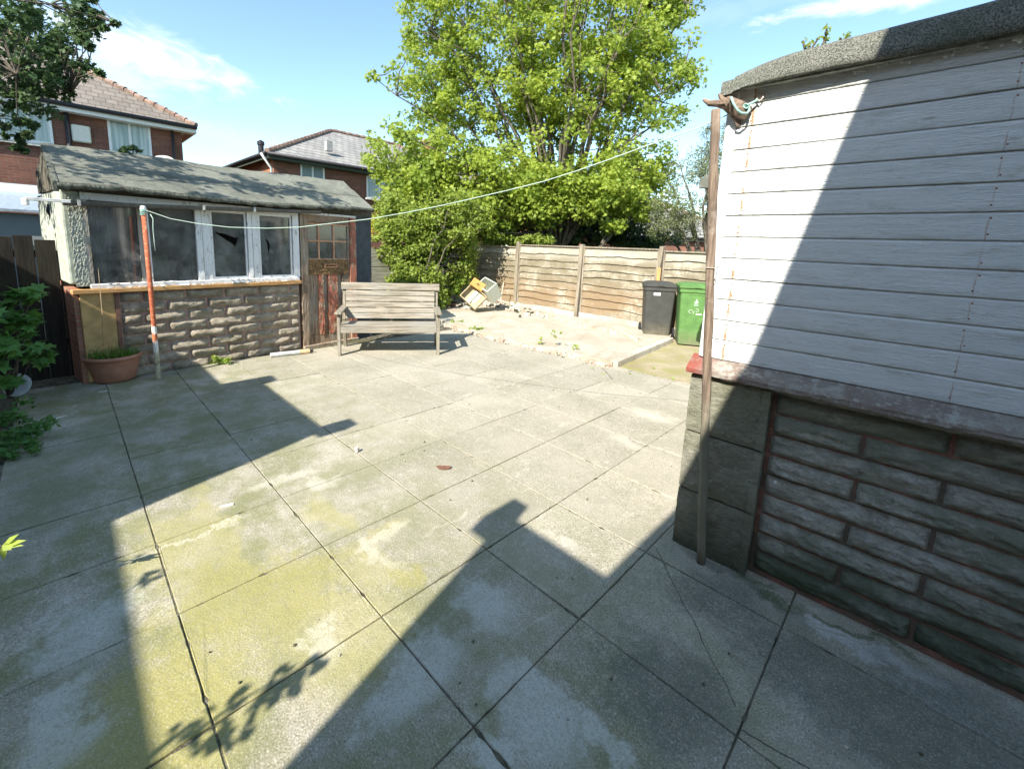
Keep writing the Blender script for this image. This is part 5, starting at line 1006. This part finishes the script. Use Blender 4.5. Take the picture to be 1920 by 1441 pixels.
def big_tree():
    o = thing('sycamore_tree', 'big bright green leafy tree towering over the wooden fence', 'tree')
    D = 13.5; base = pt(1050, 440, D); base.z = 1.3
    ell = [E_(1040, -60, D, 4.0, 2.8, 3.4, 3.2), E_(1040, 170, D, 3.9, 2.6, 2.3, 3.0), E_(830, 175, D, 2.1, 2.0, 1.6, 1.1), E_(800, 320, D-.8, 1.9, 1.6, 1.35, 1.3), E_(940, 340, D-.6, 1.8, 1.6, 1.3, 1.1), E_(1200, 330, D, 1.35, 1.5, 1.3, .7), E_(1190, 130, D, 2.1, 2.0, 2.3, 1.3), E_(830, 60, D, 1.5, 1.6, 1.6, .6), E_(1245, -10, D, 1.3, 1.5, 1.7, .6), E_(1010, 360, D-1.1, 1.3, .8, 1.0, .9), E_(1120, 350, D-1.1, 1.4, .8, .9, .9), E_(900, 395, D-1, 1.3, .9, .7, .6)]
    C = ellipsoids(ell, 1550, 4, (.20, .44), .30)
    mb = MB(); mb.tube([Vector((base.x-.1, base.y, -.1)), Vector((base.x, base.y, .7)), base+Vector((0, 0, .3))], [.30, .24, .2], 12)
    mb.build('trunk', bark, o, smooth=True); mb = MB(); limbs(mb, base+Vector((0, 0, .1)), C, 44, 3, .055, .008, .15, .07); mb.build('branches', bark, o, smooth=True)
    leaf_cloud('crown', M['lf_big'], o, C, 66, .106, 'maple', seed=2, up=.5, droop=.25, shell=.42)
big_tree()
def bush(name, label, cat, ell, n, per, size, mat, shape, seed, base=None, rc=(.12, .28), nl=10, group=None, up=.5, hollow=.5, r0=.04, crown='foliage'):
    o = thing(name, label, cat, group); C = ellipsoids(ell, n, seed, rc, hollow)
    if base is not None: mb = MB(); limbs(mb, Vector(base), C, nl, seed, r0, .004, .2, .1, True); mb.build('stems', bark, o)
    leaf_cloud(crown, mat, o, C, per, size, shape, seed=seed, up=up); return o
b = pt(770, 560, 9.6); b.z = 0
bush('climbing_shrub', 'dense bright green shrub spilling over the fence corner behind the bench', 'shrub', [E_(765, 440, 10.4, .85, .8, .8, 1.4), E_(822, 475, 10.9, .75, .7, 1.0, 1.6), E_(868, 490, 11.2, .34, .4, .65, .6), E_(780, 530, 10.0, .65, .5, .55, 1.2), E_(850, 410, 10.8, .9, .8, .7, 1.1), E_(735, 405, 10.8, .5, .6, .6, .6)], 640, 62, .07, M['lf_bush'], 'tri', 5, b, nl=9, r0=.018)
bush('bramble', 'pale large-leaved climber at the foot of the fence behind the rubbish heap', 'climber', [E_(850, 525, 10.9, .26, .3, .45, 1), E_(826, 560, 10.2, .22, .3, .25, .5), E_(755, 555, 9.4, .55, .3, .2, .6)], 46, 16, .13, M['lf_weed'], 'maple', 8, None, rc=(.08, .16))
bush('flowering_shrub', 'yellow flowering shrub beside the roof corner of the old shed', 'shrub', [E_(722, 420, 10.9, .38, .4, .42, 1)], 36, 50, .055, M['lf_yel'], 'oval', 9, None, rc=(.1, .2))
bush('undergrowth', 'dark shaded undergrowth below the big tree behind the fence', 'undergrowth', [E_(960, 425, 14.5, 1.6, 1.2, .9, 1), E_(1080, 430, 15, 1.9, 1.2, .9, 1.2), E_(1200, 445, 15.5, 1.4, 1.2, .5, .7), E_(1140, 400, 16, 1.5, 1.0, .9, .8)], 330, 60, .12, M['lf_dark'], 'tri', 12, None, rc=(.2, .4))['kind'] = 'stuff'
bush('low_hedge', 'light green growth along the top of the wooden fence at its left end', 'hedge', [E_(930, 447, 12.6, .95, .4, .22, 1), E_(1010, 450, 12.4, .55, .4, .12, .4)], 90, 50, .07, M['lf_bush'], 'tri', 13, None, rc=(.1, .18))
bush('low_branches', 'light green sapling branches hanging in front of the dark undergrowth', 'sapling', [E_(1180, 400, 12.6, .75, .5, .3, 1), E_(1150, 425, 12.4, .4, .4, .15, .5)], 44, 30, .12, M['lf_big'], 'maple', 14, pt(1120, 470, 12.7), rc=(.12, .22), nl=4)
bs = pt(1330, 470, 12.6); bs.z = .5
bush('small_leaved_tree', 'thin grey green tree with small leaves between the big tree and the white shed', 'tree', [E_(1300, 340, 12.5, .95, .9, 1.1, 1), E_(1350, 300, 12.8, .8, .9, 1.3, 1), E_(1260, 400, 12.2, .8, .7, .6, .6), E_(1370, 420, 12.4, .7, .8, .6, .7), E_(1260, 425, 12.6, 1.0, .6, .45, .8)], 420, 46, .06, M['lf_olive'], 'oval', 15, bs, rc=(.14, .30), nl=14, r0=.06, crown='crown')
bush('far_trees', 'far line of trees behind the houses on the right', 'trees', [E_(1180, 430, 45, 14, 5, 2.2, 1), E_(760, 420, 40, 8, 4, 2.5, 1)], 240, 40, .55, M['lf_dark'], 'tri', 18, None, rc=(.8, 1.6))['kind'] = 'stuff'
# tree leaning in from the left
def left_tree():
    o = thing('overhanging_tree', 'dark leafy tree leaning in over the old shed at the top left corner', 'tree')
    L = [(20, 20, 6.4, .5), (70, 30, 6.3, .45), (110, 20, 6.2, .35), (10, 90, 6.3, .5), (60, 90, 6.2, .42), (100, 70, 6.1, .3), (30, 150, 6.1, .42), (80, 145, 6.0, .3), (115, 110, 6.0, .24), (95, 165, 5.9, .2), (20, 200, 6.0, .3), (150, 15, 6.1, .2), (170, 35, 6.0, .14), (10, 245, 5.9, .16), (30, 275, 5.9, .10), (65, 258, 5.8, .07), (190, 132, 5.7, .06), (178, 8, 6.0, .1), (140, 60, 5.9, .14), (165, 78, 5.8, .09), (150, 118, 5.8, .06), (196, 58, 5.8, .04), (215, 44, 5.8, .03), (45, 225, 5.9, .10)]
    C = []; g = random.Random(6)
    for x, y, D, r in L:
        c = pt(x, y, D); n = max(1, int(r*34))
        for _ in range(n): v = Vector([g.gauss(0, 1) for _ in range(3)]).normalized()*r*g.random()**.4; C.append((c.x+v.x, c.y+v.y*1.4, c.z+v.z*.9, max(.05, r*.38)))
    E2 = [(-7.2, 3.6, 4.9, 1.4, 1.6, 1.1, 1), (-6.3, 3.3, 3.9, .9, 1.3, .7, .6), (-8.6, 4.6, 5.2, 1.5, 1.5, 1.4, .8), (-6.0, 1.9, 5.6, .9, 1.1, .35, .55), (-5.0, 2.6, 5.9, .9, .9, .3, .3)]
    C += ellipsoids(E2, 190, 7, (.12, .26), .3)
    base = Vector((-8.4, 3.2, 2.4)); mb = MB(); mb.tube([Vector((-8.7, 3.0, -.1)), Vector((-8.6, 3.1, 1.3)), base+Vector((0, 0, .2))], [.2, .16, .13], 10); mb.build('trunk', bark, o, smooth=True)
    mb = MB(); limbs(mb, base, C, 16, 8, .03, .004, .2, .12); mb.build('branches', bark, o, smooth=True)
    leaf_cloud('crown', M['lf_left'], o, C, 30, .075, 'maple', seed=6, up=.6, shell=.5)
left_tree()
# sprig growing on the ridge of the old shed
c = SH.p(SH.hit(250, 290, .78)[0], .8, 2.52); o = bush('ridge_seedling', 'small dark green seedling sprouting behind the ridge of the old shed roof', 'seedling', [(c.x, c.y, c.z+.06, .13, .1, .07, 1)], 9, 8, .07, M['lf_left'], 'maple', 31, c-Vector((0, 0, .05)), rc=(.03, .05), nl=4, r0=.006)
for x, y, s in ((1520, 62, .07), (1550, 52, .03), (1585, 70, .05)):
    l_, z_ = WH.hit(x, y, .25); c = WH.p(l_, .25, z_); b_ = WH.p(l_, .25, 2.52); bush('roof_weed', {1520: 'leftmost wispy weed stalk growing on the white shed roof', 1550: 'middle tiny weed tip above the white shed roof', 1585: 'small leafy weed nearest the shade line on the white shed roof'}[x], 'weed', [(c.x, c.y, (c.z+b_.z)/2+.02, s*.5, s*.5, max(.02, (c.z-b_.z)/2), 1)], 8, 6, .022, M['lf_big'], 'oval', x, b_, rc=(.012, .03), nl=3, r0=.003, group='weeds on the white shed roof')
# climbing plant on the neighbour's wall, behind the camera: only its shadow falls in
def shadow_plant():
    C = []; g = random.Random(9); hgt = 2.3
    for f in [i/26 for i in range(27)]:
        x, y = 320+(590-320)*f, 1440+(1235-1440)*f; q = G(x, y)+S*(hgt/S.z); sp = .07*(1-f)+.012
        C.append((q.x+g.gauss(0, sp), q.y+g.gauss(0, sp), q.z+g.gauss(0, sp), .03+.02*(1-f)))
    for x, y in ((250, 1045), (275, 1080), (262, 1092), (300, 1075)): q = G(x, y)+S*(2.6/S.z); C.append((q.x, q.y, q.z, .035))
    o = thing('wall_climber', 'straggly climbing shoots on the house wall behind the photographer', 'climber'); b = Vector((C[0][0]-.6, C[0][1]-.7, 1.6))
    mb = MB(); mb.tube([b, Vector(C[0][:3]), Vector(C[9][:3]), Vector(C[18][:3]), Vector(C[26][:3])], [.012, .01, .008, .005, .003], 6); mb.tube([b-Vector((.1, .1, 1.6)), b], [.02, .012], 6); mb.tube([b, Vector(C[28][:3])], [.008, .003], 5); mb.build('stems', bark, o)
    leaf_cloud('foliage', M['lf_plant'], o, C, 4, .045, 'tri', seed=3)
shadow_plant()
# shaded plants on the left edge
def Lp(lst, n, seed, spread): 
    g = random.Random(seed); out = []
    for x, y, D, r in lst:
        c = pt(x, y, D)
        for _ in range(n): out.append((c.x+g.gauss(0, r), c.y+g.gauss(0, r), max(.04, c.z+g.gauss(0, r*.8)), r*spread))
    return out
o = thing('leafy_shrub', 'dark green maple-leaved shrub in the shade at the left edge before the dark fence', 'shrub'); C = Lp([(20, 545, 3.9, .10), (50, 570, 3.9, .10), (30, 600, 3.9, .12), (60, 635, 3.9, .12), (40, 665, 3.8, .12), (85, 672, 3.8, .07), (15, 690, 3.7, .12), (10, 630, 3.7, .12)], 5, 3, .7)
bs = G(18, 745); mb = MB(); limbs(mb, bs, C, 7, 4, .012, .003, .25, .1); mb.build('stems', bark, o); leaf_cloud('foliage', M['lf_plant'], o, C, 7, .13, 'maple', seed=9, up=1.2, droop=.3)
o = thing('fern_clump', 'dark feathery green plants along the left edge of the patio', 'plants'); C = Lp([(15, 775, 3.3, .10), (35, 790, 3.2, .08), (15, 830, 3.0, .10), (40, 845, 2.95, .06), (12, 880, 2.8, .07), (-10, 800, 3.0, .12)], 9, 5, .55); leaf_cloud('foliage', M['lf_plant'], o, C, 22, .05, 'oval', seed=10, up=.8, tone=(0, .6))
o = thing('yellow_green_plant', 'bright yellow green leaf tips at the lower left edge', 'plant'); c = pt(4, 1022, 1.55); vs = MB()
for x, y, r in ((50, 1012, .012), (36, 1000, .012), (22, 1030, .014), (8, 1050, .012), (45, 1022, .01)):
    e = pt(x, y, 1.55); d = e-c; n = Vector((.3, -.6, .7)).cross(d).normalized(); vs.add([c, c+d*.45+n*r, e, c+d*.45-n*r], [(0, 1, 2, 3)])
yl = vs.build('leaf_spray', M['lf_weed'], o); at = yl.data.attributes.new('tone', 'FLOAT', 'FACE'); at.data.foreach_set('value', [.9]*len(yl.data.polygons)); gb = G(-60, 1120); mb = MB(); mb.tube([Vector((gb.x, gb.y, 0)), Vector(((gb.x+c.x)/2, (gb.y+c.y)/2, c.z*.7)), c], [.006, .005, .003], 6); mb.build('stems', bark, o)

# ================================================================== POT, PLATE, TUB, TUBE, LEAF
terr = simple('terracotta_plastic', (.42, .20, .13), var=.15, sc=6, rough=.6)
PC = G(214, 714)+Vector((-.03, .05, 0))
po = thing('terracotta_pot', 'wide terracotta bowl planter beside the orange pole', 'plant pot'); mb = MB()
mb.lathe(PC, ((.0, .012), (.15, .012), (.165, .0), (.18, .03), (.205, .13), (.228, .23), (.232, .248), (.246, .25), (.252, .265), (.247, .287), (.235, .29), (.226, .27), (.215, .24), (.0, .23)), 40); mb.build('bowl', terr, po, smooth=True)
mb = MB(); mb.lathe(PC, ((.0, .252), (.224, .248)), 24); mb.build('potting_soil', M['soil'], po)
for z, r in ((.215, .2245), (.198, .2215)): mb = MB(); mb.lathe(PC, ((r-.004, z-.004), (r+.004, z), (r-.004, z+.004)), 40); mb.build('band', terr, po)
def blades(name, label, cat, c, rad, n, h, mat, seed, lean=.5, w=.006):
    g = random.Random(seed); mb = MB(); tn = []
    for _ in range(n):
        a = g.uniform(0, 6.28); r = rad*math.sqrt(g.random()); b = Vector(c)+Vector((cos(a)*r, sin(a)*r, 0)); hh = h*g.uniform(.4, 1.15); an = g.uniform(0, 6.28); ln = lean*g.uniform(.2, 1.2)*hh; dx = Vector((cos(an), sin(an), 0)); sd = Vector((-sin(an), cos(an), 0))*w*g.uniform(.5, 1.2)
        m = b+dx*ln*.35+Vector((0, 0, hh*.6)); e = b+dx*ln+Vector((0, 0, hh*g.uniform(.8, 1))); mb.add([b-sd, b+sd, m+sd*.8, m-sd*.8, e], [(0, 1, 2, 3), (3, 2, 4)]); tn += [g.random()]*2
    o = mb.build(name, mat); at = o.data.attributes.new('tone', 'FLOAT', 'FACE'); at.data.foreach_set('value', tn); return tag(o, label, cat)
blades('grass_tuft', 'long green grass growing in the terracotta bowl planter', 'grass', PC+Vector((0, 0, .24)), .22, 520, .17, M['lf_grass'], 3, 1.0, .004)
stk = simple('dry_stalk', (.45, .33, .2)); mb = MB(); s0 = PC+Vector((-.10, .0, .24)); e1, e2 = pt(192, 592, 4.3), pt(184, 503, 4.35); mb.tube([s0, e1, e2], [.003, .0035, .002], 5); tag(mb.build('dry_stalk', stk), 'thin dry stalk standing up from the grass in the planter', 'stalk')
pc = G(35, 742, .0); pc = pt(35, 722, pc.y); mb = MB(); mb.lathe(pc, ((0, 0), (.06, .003), (.095, .014), (.11, .022), (.109, .026), (.06, .009), (0, .006)), 28, Vector((.25, -.8, .35))); tag(mb.build('white_plate', simple('white_enamel', (.66, .70, .70), var=.08, rough=.35), smooth=True), 'round white plate propped among the plants at the left edge', 'plate')
tb = G(277, 698); to = thing('plastic_tub', 'dark tub with a pale blue lid tucked behind the orange pole', 'tub'); mb = MB(); mb.lathe(tb+Vector((0, .12, 0)), ((0, 0), (.09, 0), (.105, .12), (0, .12)), 24); mb.build('tub_body', simple('dark_tub', (.06, .05, .045)), to); mb = MB(); mb.lathe(tb+Vector((0, .12, 0)), ((.11, .122), (.113, .13), (.11, .138), (0, .14)), 24); mb.build('lid', simple('pale_blue_lid', (.55, .62, .72)), to)
a, b, c, d = G(507, 666, .03), G(562, 660, .03), G(580, 658, .03), G(587, 657, .03); uo = thing('grey_tube', 'grey sealant tube with a tan end lying at the foot of the old shed', 'tube')
mb = MB(); mb.tube([a, b], .033, 14); mb.build('barrel', simple('grey_tube_plastic', (.45, .46, .45), rough=.4), uo, smooth=False); mb = MB(); mb.tube([b+(c-b)*.02, c], .033, 14); mb.build('tan_end', simple('tan_card', (.58, .42, .24)), uo); mb = MB(); mb.tube([c+(d-c)*.02, d], .016, 10); mb.build('plunger', blackp, uo)
lf = G(832, 876, .006); mb = MB(); mb.add([lf+Vector((cos(a)*.055*(1+.1*sin(5*a)), sin(a)*.03, .004+.004*cos(2*a))) for a in [2*pi*i/14 for i in range(14)]], [tuple(range(14))]); tag(mb.build('dead_leaf', simple('rusty_leaf', (.19, .095, .06))), 'single rust brown leaf lying in the middle of the patio', 'leaf')
c = G(670, 847); mb = MB(); mb.box(F(c, yaw=20), -.012, .012, -.012, .012, 0, .036, .003); tag(mb.build('stone_chip', simple('pale_chip', (.55, .5, .42))), 'small upright chip of stone on the sunlit slabs', 'stone chip')
g = random.Random(12); wm2 = simple('white_litter', (.7, .68, .6)); 
for (x, y), lab in (((115, 782), 'white scrap lying on the shaded slabs near the planter'), ((193, 734), 'white scrap in front of the terracotta planter'), ((425, 948), 'pale twig lying on the sunlit slab near the shade edge')):
    c = G(x, y, .002); mb = MB(); mb.box(F(c, yaw=g.uniform(0, 90)), -.035, .035, -.008, .008, 0, .006, .003); tag(mb.build('litter', wm2), lab, 'litter')
mb = MB(); a = G(1625, 1150, .01); b = G(1648, 1180, .01); mb.tube([a, b], .004, 6); tag(mb.build('stick', simple('pale_stick', (.5, .42, .3))), 'short pale stick at the foot of the mossy stone base', 'stick')
# weeds
for x, y, r, n, h, lab in ((418, 678, .09, 120, .10, 'bright green weed tuft against the foot of the stone blocks'), (852, 606, .12, 150, .09, 'green weed tuft just right of the bench'), (893, 620, .13, 170, .10, 'larger green weed tuft at the near corner of the broken brick edging')):
    c = G(x, y, .03); C = [(c.x+random.gauss(0, r*.6), c.y+random.gauss(0, r*.35), c.z+random.uniform(0, h*.6), .035) for _ in range(16)]; o = leaf_cloud('weed_tuft', M['lf_weed'], None, C, 12, .045, 'oval', seed=x, up=.8); tag(o, lab, 'weed', 'weed tufts round the patio')
sprig_lab = ('thin weed stalk on the brick edging, left of the taller pair', 'tall thin weed with drooping leaves on the brick edging', 'tall bare weed stalk between its leafy neighbours on the brick edging', 'small leafy sprig on the brick edging nearest the kerb')
for k, (x, y, yt) in enumerate(((1015, 650, 632), (1040, 654, 618), (1057, 657, 624), (1083, 660, 644))):
    c = G(x, y, .03); tp = pt(x, yt, c.y); o = thing('weed_sprig', sprig_lab[k], 'weed', 'weed sprigs on the brick edging'); mb = MB(); mb.tube([c, (c+tp)/2+Vector((.01, 0, 0)), tp], [.005, .004, .003], 5); mb.build('stem', stk, o)
    C = [(tp.x+random.gauss(0, .03), tp.y, tp.z-random.uniform(0, .12 if k != 2 else .03), .03) for _ in range(4 if k != 2 else 1)]; leaf_cloud('foliage', M['lf_weed'], o, C, 5, .06, 'oval', seed=k+50, up=.9)
crumbs_w = leaf_cloud('joint_weeds', M['lf_weed'], None, [(*G(x, y, .01)[:2], .012, .03) for x, y in ((1110, 690), (1130, 700), (1170, 672), (1190, 668), (1225, 690), (1260, 710), (1180, 700))], 10, .025, 'oval', seed=4); tag(crumbs_w, 'tiny weeds in the joints by the side path', 'weeds', kind='stuff')

# ================================================================== RUBBISH HEAP
from mathutils import Euler
class TF:
    def __init__(s, o, e): s.o = Vector(o); s.m = Euler([R(v) for v in e]).to_matrix()
    def p(s, l, d, z): return s.o+s.m @ Vector((l, d, z))
def openbox(mb, f, w, d, h, t=.015):
    mb.box(f, -w/2, w/2, -d/2, d/2, 0, t); mb.box(f, -w/2, w/2, -d/2, -d/2+t, t+.0005, h); mb.box(f, -w/2, w/2, d/2-t, d/2, t+.0005, h); mb.box(f, -w/2, -w/2+t, -d/2+t+.0005, d/2-t-.0005, t+.0005, h); mb.box(f, w/2-t, w/2, -d/2+t+.0005, d/2-t-.0005, t+.0005, h)
tan = simple('tan_chipboard', (.44, .36, .22), var=.12); white = simple('white_melamine', (.55, .57, .47), var=.08); gr = simple('pale_green_paint', (.25, .42, .28), var=.1); orr = simple('orange_front', (.52, .24, .07), var=.12)
c = pt(888, 558, 9.9); f = TF(c, (62, 38, -18)); o = thing('chipboard_box', 'open tan chipboard drawer box tipped on the rubbish heap', 'drawer box'); mb = MB(); openbox(mb, f, .48, .40, .16); mb.build('carcass', tan, o); mb = MB(); mb.box(f, -.06, .02, -.17, .15, .02, .05); mb.box(f, .04, .12, -.1, .16, .02, .035); mb.build('divider', white, o)
c = pt(896, 534, 9.85); f = TF(c, (58, 30, -10)); mb = MB(); mb.box(f, -.16, .16, -.10, .10, 0, .03); o = thing('orange_drawer_front', 'small orange drawer front on top of the rubbish heap', 'drawer front'); mb.build('panel', orr, o, bevel=.004); mb = MB(); mb.box(f, -.03, .03, -.012, .012, .031, .05); mb.build('handle', blackp, o)
c = pt(922, 556, 10.1); f = TF(c, (20, -38, 30)); o = thing('broken_cabinet', 'white and pale green broken cabinet lying on the rubbish heap', 'cabinet'); mb = MB(); openbox(mb, f, .30, .42, .42, .018); mb.build('carcass', white, o); mb = MB(); mb.box(f, .151, .165, -.2, .2, .02, .40); mb.build('door', gr, o, bevel=.003); mb = MB(); mb.box(f, .166, .175, -.06, .06, .30, .33); mb.build('handle', blackp, o)
def plank(x0, y0, z0, x1, y1, z1, w, h, m, lab, D0=None, D1=None):
    a = G(x0, y0, z0); b = G(x1, y1, z1); mb = MB(); mb.bar(a, b, w, h); tag(mb.build('loose_plank', m, bevel=.003), lab, 'plank', 'loose timber in the rubbish heap')
pw = simple('pale_plank', (.66, .60, .48), var=.15)
plank(846, 562, .10, 880, 577, .08, .06, .03, white, 'white plank at the left foot of the rubbish heap')
plank(882, 577, .10, 932, 548, .14, .05, .03, white, 'white plank slanting up across the front of the rubbish heap')
plank(930, 556, .12, 972, 575, .08, .07, .03, pw, 'pale plank running right from the broken cabinet')
plank(925, 562, .12, 985, 582, .08, .05, .03, M['fence'], 'grey plank lying nearest the brick border')
plank(915, 548, .2, 965, 566, .12, .06, .025, pw, 'pale plank lying nearest the fence')
plank(950, 575, .10, 995, 578, .08, .06, .03, M['post'], 'short plank at the right end of the heap')
mb = MB(); mb.tube([pt(938, 568, 11), pt(944, 530, 11)], .012, 6); tag(mb.build('upright_stick', pw), 'thin pale stick leaning on the fence behind the heap', 'stick')
crumbs('heap_rubble', [M['chip'], M['palebrick'], M['soil'], pw], [G(850, 574, .08), G(900, 566, .10), G(960, 578, .08), G(1010, 592, .07)], 380, .14, .07, 'broken bricks and mortar under the rubbish heap', 'rubble', 21)
M['redpot'] = simple('red_pot', (.5, .16, .08)); c = G(850, 574, .07); mb = MB(); mb.lathe(c, ((0, 0), (.12, 0), (.15, .05), (.14, .055), (0, .03)), 20); tag(mb.build('red_saucer', M['redpot'], smooth=True), 'orange red plastic saucer at the left foot of the rubbish heap', 'saucer')
